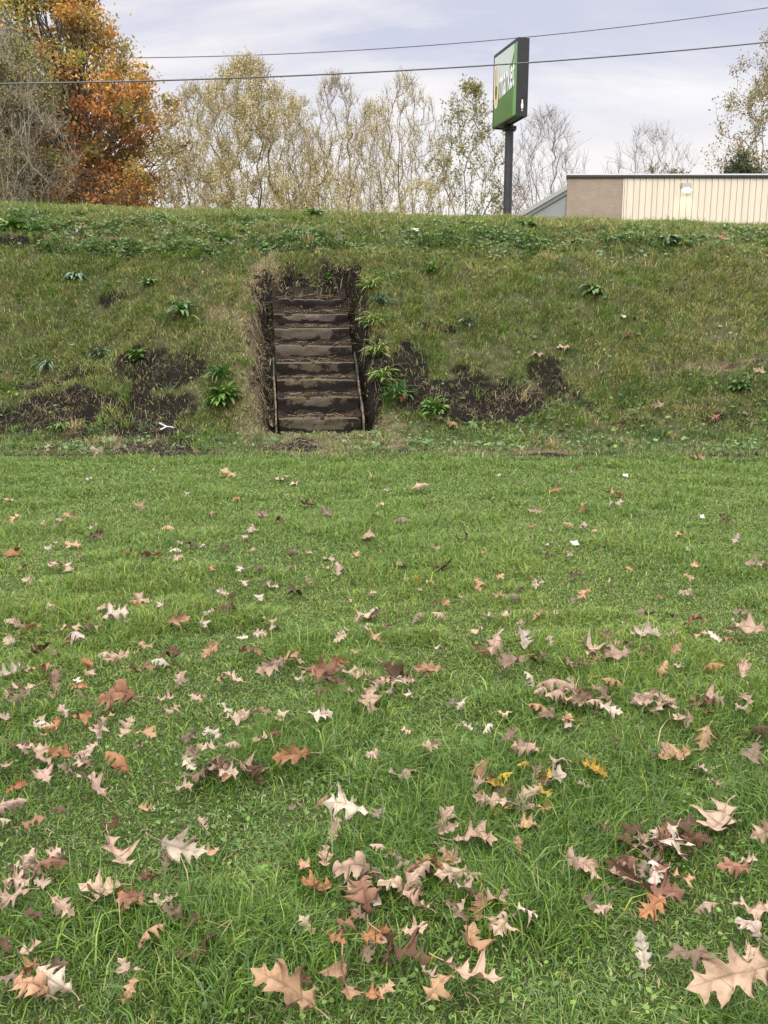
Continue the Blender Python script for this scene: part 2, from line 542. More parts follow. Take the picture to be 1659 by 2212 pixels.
# longer clumps the mower missed
for cu, cv, nb_, hh, rad in ((900, 1800, 420, .085, .10), (860, 1745, 260, .07, .10), (1130, 1990, 380, .10, .10), (1000, 1935, 260, .08, .10), (520, 2080, 800, .085, .17), (620, 2010, 420, .075, .14), (380, 2090, 420, .08, .12),
                           (150, 1985, 520, .085, .14), (60, 2060, 300, .07, .12), (1050, 1760, 300, .07, .14), (150, 1690, 420, .07, .2), (700, 1640, 420, .065, .25), (1180, 1690, 400, .065, .2), (1330, 1650, 400, .065, .25), (1450, 1760, 300, .06, .15),
                           (760, 1890, 240, .07, .08), (830, 2080, 260, .07, .10), (1620, 1960, 260, .065, .12), (420, 1640, 300, .06, .2), (960, 1480, 300, .06, .25), (300, 1530, 260, .055, .25)):
    gp = ground_hit(cu, cv)
    x2 = gp[0] + RNG.normal(0, rad, nb_); y2 = gp[1] + RNG.normal(0, rad * .8, nb_)
    x = np.concatenate([x, x2]); y = np.concatenate([y, y2])
    h = np.concatenate([h, hh * RNG.uniform(.5, 1.3, nb_)]); w = np.concatenate([w, RNG.uniform(.0026, .0048, nb_)])
    col = np.concatenate([col, pick(nb_, GREENS, [.4, .3, .3, .05, .2, .01])]); lean = np.concatenate([lean, np.abs(RNG.normal(.75, .45, nb_))])
o = blades('grass', x, y, h, w, col, lean)
tag(o, 'green mown lawn grass covering the ground in front of the bank', 'grass', kind='stuff')

# bank grass, shorter and drier, missing where the soil is bare
x, y = scatter([(9.6, 11.3, 4600), (11.3, 14.0, 8800), (14.0, 15.6, 6800), (15.6, 17.6, 2600)])
soilv = np.maximum(patch(x, y, SOIL, 1), stair_bare(x, y))
tanv = patch(x, y, TAN, 4)
lushv = patch(x, y, LUSH, 6)
crest = sst(15.0, 15.8, y)
keep = RNG.random(len(x)) < (1 - .93 * soilv) * (1 - .55 * tanv) * sst(9.65, 10.05, y + (fbm(x, y, 1.5, 3) - .5) * .5) * (.18 + .95 * sst(.34, .56, fbm(x, y, 4.0, 8, 4)))
x, y, tanv, lushv, crest = x[keep], y[keep], tanv[keep], lushv[keep], crest[keep]
n = len(x)
dry = fbm(x, y, .55, 10, 4)
side = sst(.2, 1.4, np.abs(x + .9)) * 0 + np.exp(-((x - .55) / .9) ** 2)
foot = 1 - sst(10.9, 11.6, y)
D = np.clip(sst(.40, .62, dry) * (1 - lushv) * (1 - .8 * foot) - .35 * side, 0, 1)
h = RNG.uniform(.03, .085, n) * (1 + .5 * lushv + .3 * crest)
lng = RNG.random(n) < .05
h[lng] *= 1.8
w = RNG.uniform(.005, .0095, n)
BGREEN = [(.185, .235, .052), (.105, .180, .038), (.275, .275, .090), (.42, .36, .165), (.52, .43, .26), (.120, .195, .085), (.205, .290, .060), (.075, .135, .030)]
wt_ = np.stack([.30 * (1 - .5 * foot), .22 + .25 * lushv + .2 * foot, (.18 + .40 * D) * (1 - .6 * foot), .05 + .22 * D + .3 * tanv + .05 * foot, .03 + .06 * D + .3 * tanv, .14 + .25 * lushv + .25 * foot, (.10 + .12 * crest + .2 * side + .1 * lushv) * (1 - .7 * foot), .45 * foot], 1)
col = pick(n, BGREEN, wt_)
lean = np.abs(RNG.normal(.8, .45, n))
# scattered coarse tufts
for k_ in range(520):
    ty = RNG.uniform(10.5, 15.6); tx = RNG.uniform(-.46 * ty, .46 * ty)
    if stair_bare(np.array([tx]), np.array([ty]))[0] > .1: continue
    nb_ = int(RNG.integers(20, 70)); hh = RNG.uniform(.07, .17); rad = RNG.uniform(.03, .10)
    base_c = np.array([(.12, .20, .035), (.17, .26, .045), (.11, .18, .07), (.25, .25, .08), (.42, .34, .17), (.08, .14, .03)][int(RNG.choice(6, p=[.25, .2, .2, .15, .08, .12]))])
    x = np.concatenate([x, tx + RNG.normal(0, rad, nb_)]); y = np.concatenate([y, ty + RNG.normal(0, rad * .7, nb_)])
    h = np.concatenate([h, hh * RNG.uniform(.4, 1.3, nb_)]); w = np.concatenate([w, RNG.uniform(.005, .011, nb_)])
    col = np.concatenate([col, base_c * RNG.uniform(.6, 1.35, (nb_, 1))]); lean = np.concatenate([lean, np.abs(RNG.normal(.9, .5, nb_))])
o = blades('bank_grass', x, y, h, w, col, lean, downhill=.45)
tag(o, 'rough olive and tan grass growing over the sloping bank', 'grass', kind='stuff')

# small round leaves: clover in the lawn, ground ivy and other weeds on the bank
def leaflets(name, x, y, size, col, zoff, label, cat):
    n = len(x)
    z = H(x, y) + zoff
    nrm = np.stack([RNG.normal(0, .5, n), RNG.normal(-.25, .5, n), np.ones(n)], 1)
    nrm /= np.linalg.norm(nrm, axis=1, keepdims=True)
    yaw = RNG.uniform(0, 6.283, n)
    a = np.stack([np.cos(yaw), np.sin(yaw), 0 * yaw], 1)
    a -= nrm * (a * nrm).sum(1, keepdims=True)
    a /= np.linalg.norm(a, axis=1, keepdims=True)
    b = np.cross(nrm, a)
    s = size[:, None]
    p = np.stack([x, y, z], 1)
    prof_ = [(-.5, 0, 0), (-.15, .34, .05), (.28, .30, .03), (.55, 0, -.06), (.28, -.30, .03), (-.15, -.34, .05)]
    V = np.stack([p + a * s * q[0] + b * s * q[1] + nrm * s * q[2] for q in prof_], 1)
    bs = (np.arange(n) * 6)[:, None]
    F = np.concatenate([bs + np.array([[0, 1, 2, 3]]), bs + np.array([[0, 3, 4, 5]])])
    me = np_mesh(name, V.reshape(-1, 3), F, np.repeat(col, 6, 0))
    return tag(link(name, me, M_GRASS), label, cat, kind='stuff')

x, y = scatter([(1.2, 3.2, 700), (3.2, 5.5, 260), (5.5, 8.0, 70)], .4)
cm = sst(.50, .62, fbm(x + 20, y, 1.3, 3, 3)) * (1 - sst(.5, .66, fbm(x, y, 1.5, 0, 3) * .55 + fbm(x + 50, y, 3.4, 5, 3) * .45))
k = RNG.random(len(x)) < cm * .9 + .03
x, y = x[k], y[k]; n = len(x)
leaflets('clover', x, y, RNG.uniform(.008, .017, n), pick(n, [(.10, .18, .03), (.13, .21, .04), (.085, .15, .04)], [1, 1, .6]), RNG.uniform(.012, .035, n),
         'small round clover leaves low in the thin spots of the lawn', 'clover')
x, y = scatter([(10.3, 11.6, 500), (11.6, 14.2, 160), (14.0, 15.5, 1500)], .4)
k = RNG.random(len(x)) < np.clip(.95 * patch(x, y, LUSH, 6) + .35 * sst(14.1, 14.5, y) * sst(.45, .6, fbm(x, y, 1.6, 1, 3)) + .22 * (y < 11.6) * sst(.5, .62, fbm(x, y, 1.8, 2, 3)) + .07, 0, 1) * (1 - .8 * stair_bare(x, y)) * (1 - .75 * patch(x, y, SOIL, 1))
x, y = x[k], y[k]; n = len(x)
leaflets('ground_weeds', x, y, RNG.uniform(.03, .075, n), pick(n, [(.085, .17, .035), (.07, .135, .05), (.13, .22, .05), (.11, .16, .08)], [1, 1.2, .8, .7]), RNG.uniform(.02, .07, n),
         'low broad leaved weeds spread among the grass of the bank', 'weeds')

# torn straw, roots and dead stalks
def strands(name, x, y, L, r, col, zoff, label, cat, nseg=4):
    n = len(x)
    yaw = RNG.uniform(0, 6.283, n)
    curve = RNG.normal(0, .28, n)
    P = [np.stack([x, y, H(x, y) + zoff * RNG.random(n)], 1)]
    cx, cy = x.copy(), y.copy()
    for k in range(nseg):
        cx = cx + np.cos(yaw) * L / nseg
        cy = cy + np.sin(yaw) * L / nseg * .75
        yaw = yaw + curve
        P.append(np.stack([cx, cy, H(cx, cy) + zoff * RNG.random(n)], 1))
    Vs, Fs, Cs, off = [], [], [], 0
    for k in range(nseg):
        V, F = tubes(P[k], P[k + 1], r, r * .85, 3)
        Vs.append(V); Fs.append(F + off); off += len(V)
        Cs.append(np.repeat(col, 6, 0))
    me = np_mesh(name, np.concatenate(Vs), np.concatenate(Fs), np.concatenate(Cs))
    return tag(link(name, me, M_STRAW), label, cat, kind='stuff')

x = RNG.uniform(-2.6, .6, 16000); y = RNG.uniform(10.9, 14.1, 16000)
u, v = stair_uv(x, y)
rim = 1.3 * np.exp(-((u + .84) / .20) ** 2) * sst(-.3, 0, v) * (1 - sst(2.2, 2.4, v)) + .25 * np.exp(-((u - .78) / .08) ** 2) * sst(-.3, 0, v) * (1 - sst(2.0, 2.3, v)) \
    + .75 * np.exp(-((v + .22) / .13) ** 2) * (np.abs(u) < 1.0) + .65 * (np.abs(u) < .6) * sst(1.7, 1.8, v) * (1 - sst(2.2, 2.4, v))
k = RNG.random(len(x)) < rim * .50
x, y = x[k], y[k]; n = len(x)
strands('straw', x, y, RNG.uniform(.03, .11, n), RNG.uniform(.0013, .0028, n), pick(n, [(.36, .285, .18), (.26, .195, .13), (.46, .38, .26), (.12, .09, .065)], [1.2, 1, .9, .3]), .05,
        'torn straw and dead roots around the dug out edge of the steps', 'straw')
x = RNG.uniform(-7, 7.5, 24000); y = RNG.uniform(10.1, 15.4, 24000)
k = RNG.random(len(x)) < (.80 * patch(x, y, TAN, 4) + .42 * patch(x, y, SOIL, 1) + .06) * (1 - stair_bare(x, y))
x, y = x[k], y[k]; n = len(x)
strands('dead_stalks', x, y, RNG.uniform(.04, .17, n), RNG.uniform(.0010, .0022, n), pick(n, [(.34, .28, .18), (.26, .20, .13), (.42, .36, .25), (.16, .12, .08)], [1, 1, .6, .5]), .06,
        'dry grass stalks raked over the bare patches of the bank', 'straw')
# crumbs of soil
def crumbs(name, x, y, s, col, label):
    n = len(x)
    base_ = np.array([(1, 0, 0), (-1, 0, 0), (0, 1, 0), (0, -1, 0), (0, 0, 1), (0, 0, -1)], float)
    tri = np.array([(0, 2, 4), (2, 1, 4), (1, 3, 4), (3, 0, 4), (2, 0, 5), (1, 2, 5), (3, 1, 5), (0, 3, 5)])
    V = base_[None] * (s[:, None, None] * RNG.uniform(.55, 1.2, (n, 6, 1))) + np.stack([x, y, H(x, y) + s * .25], 1)[:, None, :]
    F = (np.arange(n) * 6)[:, None, None] + tri[None]
    me = np_mesh(name, V.reshape(-1, 3), F.reshape(-1, 3), np.repeat(col, 6, 0))
    return tag(link(name, me, M_STRAW), label, 'soil', kind='stuff')
x = RNG.uniform(-7, 7.5, 60000); y = RNG.uniform(10.1, 15.2, 60000)
k = RNG.random(len(x)) < np.maximum(patch(x, y, SOIL, 1) * .8, stair_bare(x, y))
x, y = x[k], y[k]; n = len(x)
crumbs('soil_crumbs', x, y, RNG.uniform(.004, .019, n) * RNG.uniform(.4, 1, n), pick(n, [(.018, .014, .011), (.03, .022, .017), (.08, .06, .045)], [1, .8, .22]),
       'dark crumbs of turned soil on the bare patches of the bank')

# ------------------------------------------------------------------ the old concrete steps
def uvz(u, v, z):
    c, s = math.cos(SROT), math.sin(SROT)
    return (SX + u * c - v * s, SY + u * s + v * c, z)

def dark_blotch_mat(name, clean, dark_tone, moss):
    """concrete: the attribute gives stain (r) and moss (g)"""
    m, t, b = new_mat(name)
    a = nd(t, 'ShaderNodeAttribute', attribute_name='Col')
    sp = nd(t, 'ShaderNodeSeparateColor')
    t.links.new(a.outputs['Color'], sp.inputs[0])
    tcn = nd(t, 'ShaderNodeTexCoord')
    n1 = nd(t, 'ShaderNodeTexNoise', in_Scale=9.0, in_Detail=10.0, in_Roughness=.78)
    n2 = nd(t, 'ShaderNodeTexNoise', in_Scale=70.0, in_Detail=4.0)
    for n in (n1, n2): t.links.new(tcn.outputs['Object'], n.inputs['Vector'])
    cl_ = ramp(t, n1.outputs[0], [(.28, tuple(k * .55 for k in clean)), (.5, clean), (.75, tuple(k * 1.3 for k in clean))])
    st = ramp(t, n2.outputs[0], [(.3, tuple(k * .6 for k in dark_tone)), (.7, tuple(k * 1.5 for k in dark_tone))])
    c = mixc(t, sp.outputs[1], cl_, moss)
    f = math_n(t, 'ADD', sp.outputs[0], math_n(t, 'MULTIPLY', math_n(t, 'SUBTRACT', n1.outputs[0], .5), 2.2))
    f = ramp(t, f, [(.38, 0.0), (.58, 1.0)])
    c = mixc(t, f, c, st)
    t.links.new(c, b.inputs['Base Color'])
    b.inputs['Roughness'].default_value = .9
    b.inputs['Specular IOR Level'].default_value = .2
    bn = nd(t, 'ShaderNodeBump', in_Strength=.7, in_Distance=.012)
    t.links.new(math_n(t, 'ADD', n1.outputs[0], n2.outputs[0]), bn.inputs['Height'])
    t.links.new(bn.outputs[0], b.inputs['Normal'])
    return m
M_STEP = dark_blotch_mat('old_concrete', (.098, .080, .063), (.013, .010, .008), (.085, .07, .03))
M_KERB = dark_blotch_mat('weathered_concrete', (.19, .135, .09), (.03, .038, .03), (.10, .085, .05))

steps = empty('concrete_steps', (SX, SY, 0), SROT)
tag(steps, 'worn concrete garden steps dug out of the grassy bank, caked with dark soil', 'steps')
STEP_V = [.27 * i for i in range(8)]
STEP_Z = [.322, .573, .785, 1.013, 1.235, 1.471, 1.678, 1.90]
# how dark each riser is coloured: (lower band height, overall, right side, moss)
STEP_DARK = [(.34, .32, .35, .5), (.52, .38, .55, .8), (.58, .40, .6, .8), (.45, .44, .6, .3), (.34, .24, .5, .1), (.34, .16, .8, .0), (.58, .26, .8, .0), (.8, .75, .6, .0)]
HWID = .535
for i in range(8):
    zt, v0 = STEP_Z[i], STEP_V[i]
    rise = zt - (STEP_Z[i - 1] if i else .10)
    prof_pts = [(v0 + .012 * (1 - k / 12.), zt - .32 + (.30) * k / 12.) for k in range(13)] + [(v0 + .004, zt - .008), (v0 + .016, zt), (v0 + .05, zt + .001)] + \
               [(v0 + .05 + .05 * k, zt + .001) for k in range(1, 5)] + [(v0 + .285, zt), (v0 + .285, zt - .32)]
    NU = 56
    us = np.linspace(-HWID, HWID, NU)
    np_ = len(prof_pts)
    V = np.zeros((NU, np_, 3)); C = np.zeros((NU, np_, 3))
    lo, al, rt, mo = STEP_DARK[i]
    for k, (pv, pz) in enumerate(prof_pts):
        wob = (fbm(us * 1.0 + 3 * i, us * 0 + pz * 3, 5, i % 9, 4) - .5)
        front = 1.0 if k < 17 else .15
        edge = math.exp(-((pz - zt) / .03) ** 2) if k < 17 else 0
        chip = np.clip(fbm(us + 9 * i, us * 0, 9, (i + 3) % 9, 3) - .55, 0, 1) * .16 * edge
        V[:, k, 0] = us
        V[:, k, 1] = pv + wob * .030 * front + chip
        V[:, k, 2] = pz + (vn(us, us * 0 + i * 7, 3, 2) - .5) * .022 * (k > 8) - chip * .6
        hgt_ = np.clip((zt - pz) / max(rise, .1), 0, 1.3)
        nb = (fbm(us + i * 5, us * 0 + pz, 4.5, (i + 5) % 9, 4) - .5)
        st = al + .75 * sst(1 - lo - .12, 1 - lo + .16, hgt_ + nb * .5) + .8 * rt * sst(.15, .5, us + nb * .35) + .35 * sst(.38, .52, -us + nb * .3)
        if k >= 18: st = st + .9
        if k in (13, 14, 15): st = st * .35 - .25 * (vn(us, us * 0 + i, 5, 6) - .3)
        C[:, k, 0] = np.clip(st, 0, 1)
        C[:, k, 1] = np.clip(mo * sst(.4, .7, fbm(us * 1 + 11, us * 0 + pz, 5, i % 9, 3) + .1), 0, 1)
    idx = np.arange(NU * np_).reshape(NU, np_)
    Q = []
    for k in range(np_):
        k2 = (k + 1) % np_
        Q.append(np.stack([idx[:-1, k], idx[1:, k], idx[1:, k2], idx[:-1, k2]], 1))
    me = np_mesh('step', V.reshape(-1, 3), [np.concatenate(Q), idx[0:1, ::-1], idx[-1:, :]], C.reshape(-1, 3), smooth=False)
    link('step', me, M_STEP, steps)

def side_wall(u0, vend, th, up, seed):
    vs = np.concatenate([[-.06], np.linspace(-.03, vend, 26)])
    tops = np.array([float(nose(v)) + up for v in vs]) + (fbm(vs, vs * 0 + seed, 7, seed, 4) - .5) * .16
    tops[0] = tops[1] - .03
    V, C = [], []
    for j, v in enumerate(vs):
        wj = (float(fbm(np.array([v]), np.array([seed * 3.0]), 4, seed, 3)[0]) - .5) * .03
        for (uu, zz) in ((u0 - th / 2 + wj, tops[j] - .55), (u0 - th / 2 + wj, tops[j] - .01), (u0 + wj, tops[j] + .006), (u0 + th / 2 + wj, tops[j] - .01), (u0 + th / 2 + wj, tops[j] - .55)):
            V.append((uu, v, zz))
            stn = sst(.10, .75, v / 1.9 + (vn(np.array([v]), np.array([zz]), 6, seed)[0] - .5) * .5)
            C.append((.42 + .5 * float(stn) + (.5 if zz < tops[j] - .3 else 0), 0, 0))
    n = len(vs)
    idx = np.arange(n * 5).reshape(n, 5)
    Q = [np.stack([idx[:-1, k], idx[1:, k], idx[1:, (k + 1) % 5], idx[:-1, (k + 1) % 5]], 1) for k in range(5)]
    me = np_mesh('side_wall', np.array(V), [np.concatenate(Q), idx[0:1], idx[-1:, ::-1]], np.array(C))
    link('side_wall', me, M_KERB, steps)
side_wall(-.565, .88, .022, -.005, 3)
side_wall(.57, 1.0, .024, -.005, 5)

# loose soil lying on the treads and packed into the corners
M_SOIL = simple_mat('turned_soil', (.020, .0145, .0105), .97, 40, .6, bump=.8, spec=.1)
Vs, Fs, off = [], [], 0
for i in range(8):
    us = np.linspace(-.54, .54, 70)
    ss = np.linspace(0, 1, 10)
    A, B = np.meshgrid(us, ss)
    nzz = fbm(A + i * 3, B * .3 + i, 6, i % 9, 4)
    hgt_ = (-.012 + .085 * sst(.15, 1.0, B) * (nzz * 1.6) + .05 * sst(.36, .54, A) + .04 * sst(.40, .54, -A)) * (1.0 if i < 6 else 2.3)
    hgt_ = hgt_ + (nzz - .55) * .05 + (vn(A, B + i, 38, 4) - .5) * .018
    hgt_ = np.minimum(hgt_, .13 if i < 6 else .2)
    Z = STEP_Z[i] + hgt_
    Z[0] = np.minimum(Z[0], STEP_Z[i] - .004)
    Vv = STEP_V[i] + .02 + .30 * B + (nzz - .5) * .03
    c_, s_ = math.cos(SROT), math.sin(SROT)
    V = np.stack([SX + A * c_ - Vv * s_, SY + A * s_ + Vv * c_, Z], -1).reshape(-1, 3)
    r, cN = A.shape
    ix = (np.arange(r - 1)[:, None] * cN + np.arange(cN - 1)[None, :]).ravel()
    Fs.append(np.stack([ix, ix + 1, ix + 1 + cN, ix + cN], 1) + off)
    Vs.append(V); off += len(V)
tag(link('tread_soil', np_mesh('tread_soil', np.concatenate(Vs), np.concatenate(Fs)), M_SOIL), 'loose dark soil lying on the treads of the concrete steps', 'soil', kind='stuff')
# crumbs and straw bits on the treads
n = 2600
u = RNG.uniform(-.54, .54, n); k = RNG.integers(0, 8, n); sv = RNG.uniform(.01, .26, n) 
pv = np.array(STEP_V)[k] + sv
c_, s_ = math.cos(SROT), math.sin(SROT)
px_, py_ = SX + u * c_ - pv * s_, SY + u * s_ + pv * c_
pz_ = np.array(STEP_Z)[k] + .01 + .06 * (sv / .26) * RNG.random(n)
s = RNG.uniform(.003, .013, n)
base_ = np.array([(1, 0, 0), (-1, 0, 0), (0, 1, 0), (0, -1, 0), (0, 0, 1), (0, 0, -1)], float)
tri = np.array([(0, 2, 4), (2, 1, 4), (1, 3, 4), (3, 0, 4), (2, 0, 5), (1, 2, 5), (3, 1, 5), (0, 3, 5)])
V = base_[None] * (s[:, None, None] * RNG.uniform(.5, 1.2, (n, 6, 1))) + np.stack([px_, py_, pz_], 1)[:, None, :]
me = np_mesh('tread_crumbs', V.reshape(-1, 3), ((np.arange(n) * 6)[:, None, None] + tri[None]).reshape(-1, 3), np.repeat(pick(n, [(.03, .023, .018), (.06, .045, .035), (.16, .12, .085)], [1, .8, .35]), 6, 0))
tag(link('tread_crumbs', me, M_STRAW), 'small crumbs of soil scattered on the treads of the steps', 'soil', kind='stuff')
n = 330
u = RNG.uniform(-.54, .54, n); k = RNG.integers(0, 8, n)
pv = np.array(STEP_V)[k] + RNG.uniform(.0, .2, n)
yaw = RNG.normal(0, .5, n) + SROT
L = RNG.uniform(.05, .2, n)
P0 = np.stack([SX + u * c_ - pv * s_, SY + u * s_ + pv * c_, np.array(STEP_Z)[k] + RNG.uniform(.005, .06, n)], 1)
P1 = P0 + np.stack([np.cos(yaw) * L, np.sin(yaw) * L * .5, RNG.normal(0, .018, n)], 1)
V, Fq = tubes(P0, P1, np.full(n, .0022), np.full(n, .0015), 3)
me = np_mesh('tread_straw', V, Fq, np.repeat(pick(n, [(.36, .29, .19), (.25, .18, .12), (.10, .07, .05)], [1, 1, .7]), 6, 0))
tag(link('tread_straw', me, M_STRAW), 'bits of straw and root lying on the concrete steps', 'straw', kind='stuff')

# ------------------------------------------------------------------ weed clumps on the bank, each a plant of its own
def rosette(name, u, v, n, L, wd, up, pal, label, cat='weed', droop=1.0, group=None):
    p = ground_hit(u, v)
    V, F, C = [], [], []
    ns = 6
    for i in range(n):
        a = RNG.uniform(0, 6.283)
        l = L * RNG.uniform(.55, 1.1)
        el = up * RNG.uniform(.5, 1.3)
        c0 = np.array(pal[RNG.integers(len(pal))]) * RNG.uniform(.8, 1.25)
        q = np.array([RNG.normal(0, L * .10), RNG.normal(0, L * .10), 0.0])
        q[2] = Hs(p[0] + q[0], p[1] + q[1]) - Hs(p[0], p[1])
        e = el
        side = np.array([-math.sin(a), math.cos(a), 0]) + RNG.normal(0, .25, 3) * [0, 0, 1]
        b0 = len(V)
        for k in range(ns + 1):
            tt = k / ns
            ww = wd * (.25 + 1.5 * math.sin(math.pi * min(1, tt * .95 + .03)) ** .8) * .5 * RNG.uniform(.9, 1.1)
            if k == ns: ww = wd * .03
            cup = np.array([0, 0, ww * .35])
            V += [q - side * ww + cup, q, q + side * ww + cup]
            C += [c0 * .95, c0 * 1.25, c0 * .95]
            q = q + l / ns * np.array([math.cos(a) * math.cos(e), math.sin(a) * math.cos(e), math.sin(e)])
            e -= droop * .26 * RNG.uniform(.6, 1.4)
        for k in range(ns):
            for j in (0, 1):
                s0 = b0 + 3 * k + j
                F.append((s0, s0 + 1, s0 + 4, s0 + 3))
    me = np_mesh(name, np.array(V), np.array(F), np.array(C), smooth=True)
    o = link(name, me, M_GRASS)
    o.location = (p[0], p[1], Hs(p[0], p[1]))
    return tag(o, label, cat, group)
DKG = [(.05, .115, .028), (.07, .15, .035), (.09, .17, .04)]
BLG = [(.06, .11, .055), (.085, .145, .075), (.11, .17, .09)]
BRG = [(.095, .185, .035), (.13, .22, .045), (.075, .145, .03)]
rosette('dock_plant', 482, 862, 80, .30, .034, 1.0, BRG, 'large bright green dock plant with broad leaves, just left of the steps')
rosette('grass_tuft', 478, 815, 80, .30, .012, 1.1, DKG, 'tall dark grass tuft standing right above the large dock plant', 'grass tuft')
rosette('dock_plant', 392, 668, 30, .34, .034, .8, DKG, 'sprawling dark green weed with long strap leaves, higher up left of the steps')
rosette('dandelion_plant', 320, 614, 34, .17, .026, .9, DKG, 'small compact dark green weed high on the bank left of the steps')
rosette('thistle_plant', 165, 598, 70, .24, .026, .5, BLG, 'flat blue green weed patch high on the left of the bank')
rosette('dandelion_plant', 296, 772, 34, .19, .024, 1.0, BRG, 'bright green weed halfway down the bank above the dark soil on the left')
rosette('grass_tuft', 212, 765, 60, .26, .010, .8, BLG, 'pale arching grass tuft beside the bright weed on the left bank', 'grass tuft')
rosette('grass_tuft', 105, 790, 60, .30, .010, .6, BLG, 'flattened blue green grass tuft low on the left of the bank', 'grass tuft')
rosette('grass_tuft', 130, 925, 50, .2, .012, .8, BRG, 'small light green grass tuft near the bank foot at far left', 'grass tuft')
rosette('dock_plant', 1283, 624, 26, .25, .034, .5, DKG, 'dark green weed with wide drooping leaves alone on the bank right of the steps')
rosette('nettle_plant', 940, 893, 110, .26, .022, 1.2, BRG, 'bushy bright green weed beside black soil, right of the steps')
rosette('grass_tuft', 858, 858, 90, .36, .011, 1.1, DKG, 'long hanging grass tuft right beside the bottom steps', 'grass tuft')
rosette('grass_tuft', 820, 655, 70, .30, .009, 1.0, BLG, 'arching grass tuft at the right edge of the upper steps', 'grass tuft')
rosette('grass_tuft', 930, 590, 60, .28, .010, 1.2, BRG, 'upright light green grass tuft near the bank top above the right of the steps', 'grass tuft')
rosette('grass_tuft', 1010, 700, 70, .26, .010, 1.1, BLG, 'blue green grass tuft on the bank well right of the steps', 'grass tuft')
rosette('dandelion_plant', 1140, 492, 40, .2, .04, 1.0, DKG, 'dark leafy weed at the bank top below the sign pole')
rosette('dandelion_plant', 680, 468, 46, .2, .035, 1.0, DKG, 'dark green leafy weed on the crest of the bank behind the steps')
rosette('nettle_plant', 30, 495, 60, .26, .04, 1.1, BRG, 'tall leafy weed on the crest of the bank at far left')
rosette('grass_tuft', 75, 500, 60, .30, .012, 1.1, BRG, 'light green grass tuft at the left end of the bank crest', 'grass tuft')
rosette('grass_tuft', 480, 520, 50, .26, .012, 1.1, BRG, 'light green grass tuft near the bank top left of the steps', 'grass tuft')
rosette('dock_plant', 1440, 522, 30, .22, .05, .7, BLG, 'grey green broad leaved weed at the bank top below the building wall lamp')
rosette('dock_plant', 1600, 838, 60, .2, .026, .8, DKG, 'dark green leafy weed low on the bank near the right edge')
rosette('dandelion_plant', 708, 604, 22, .09, .03, 1.0, BRG, 'small light green seedling in the dark soil at the top of the steps')

rosette('plantain_plant', 575, 1895, 8, .045, .022, .9, BRG, 'bright yellow green plantain in the lawn foreground left of centre')
rosette('plantain_plant', 1010, 1985, 7, .05, .022, .5, BRG, 'plantain with broad pale leaves in the lawn foreground')
rosette('plantain_plant', 935, 1695, 3, .06, .024, .9, BRG, 'single bright plantain shoot in the lawn beside a pale leaf')
for gu, gv, gl in ((803, 622, 'beside the buried top steps'), (806, 700, 'hanging over the right side of the upper steps'), (815, 762, 'hanging over the right side of the middle steps'), (830, 818, 'spilling towards the lower steps from the right')):
    rosette('grass_tuft', gu, gv, 110, .30, .009, .9, [(.12, .20, .04), (.17, .25, .05), (.22, .23, .08)], 'shaggy grass tuft ' + gl, 'grass tuft')
# broken sods in the raw head of the cut
x = RNG.uniform(-2.2, .2, 5200); y = RNG.uniform(11.2, 14.2, 5200)
u, v = stair_uv(x, y)
k = (RNG.random(len(x)) < .9 * stair_bare(x, y)) & (((v > 1.75) & (np.abs(u) < .85)) | ((u < -.60) & (RNG.random(len(x)) < .22)) | ((u > .62) & (RNG.random(len(x)) < .35)))
x, y = x[k], y[k]; n = len(x)
crumbs('sod_lumps', x, y, RNG.uniform(.008, .03, n), pick(n, [(.014, .011, .009), (.024, .018, .014), (.05, .038, .028)], [1, .8, .3]), 'dark broken lumps of sod in the raw head of the cut above the steps')
# ------------------------------------------------------------------ scraps of litter, the dug up root
M_PAPER = simple_mat('white_paper', (.42, .42, .40), .8, 30, .3)
def scrap(name, u, v, sx, sy, label, cat='litter', mat=M_PAPER):
    p = ground_hit(u, v)
    n = 7
    V = []
    for j in range(n):
        for i in range(n):
            a, b_ = i / (n - 1) - .5, j / (n - 1) - .5
            V.append((a * sx * (1 + .3 * RNG.normal(0, .1)), b_ * sy, .02 + .3 * min(sx, sy) * (vn(np.array([a + u]), np.array([b_]), 3, 4)[0]) + .25 * sx * abs(a)))
    F = [(j * n + i, j * n + i + 1, (j + 1) * n + i + 1, (j + 1) * n + i) for j in range(n - 1) for i in range(n - 1)]
    me = bpy.data.meshes.new(name); me.from_pydata(V, [], F); me.update()
    o = link(name, me, mat)
    md = o.modifiers.new('thickness', 'SOLIDIFY'); md.thickness = .0015
    o.location = (p[0], p[1], Hs(p[0], p[1]) + .015)
    o.rotation_euler = (.6, .1, RNG.uniform(-.6, .6))
    return tag(o, label, cat)
scrap('paper_scrap', 897, 502, .10, .07, 'crumpled white paper scrap near the bank top above the right of the steps')
scrap('paper_scrap', 1237, 1184, .055, .04, 'small square of white paper lying on the far lawn right of the steps')
scrap('paper_scrap', 1513, 1125, .035, .035, 'tiny white paper ball on the far lawn below the building')
scrap('paper_scrap', 1350, 1034, .05, .04, 'tiny whitish scrap on the lawn right at the bank foot')
scrap('blossom', 1345, 689, .06, .06, 'small whitish seed head on the dry grass right of the steps', 'seed head')
M_ROOT = simple_mat('grey_root', (.42, .42, .43), .8, 20, .3)
p = ground_hit(365, 930)
pts = [(-.13, .05, .09), (-.08, .02, .07), (-.03, 0, .05), (.03, -.01, .045), (.09, 0, .03)]
pt2 = [(-.03, 0, .05), (-.06, -.05, .03), (-.09, -.11, .02)]
P0, P1 = [], []
for ch in (pts, pt2):
    for a_, b_ in zip(ch[:-1], ch[1:]):
        P0.append(a_); P1.append(b_)
V, Fq = tubes(P0, P1, np.full(len(P0), .012), np.full(len(P0), .010), 6)
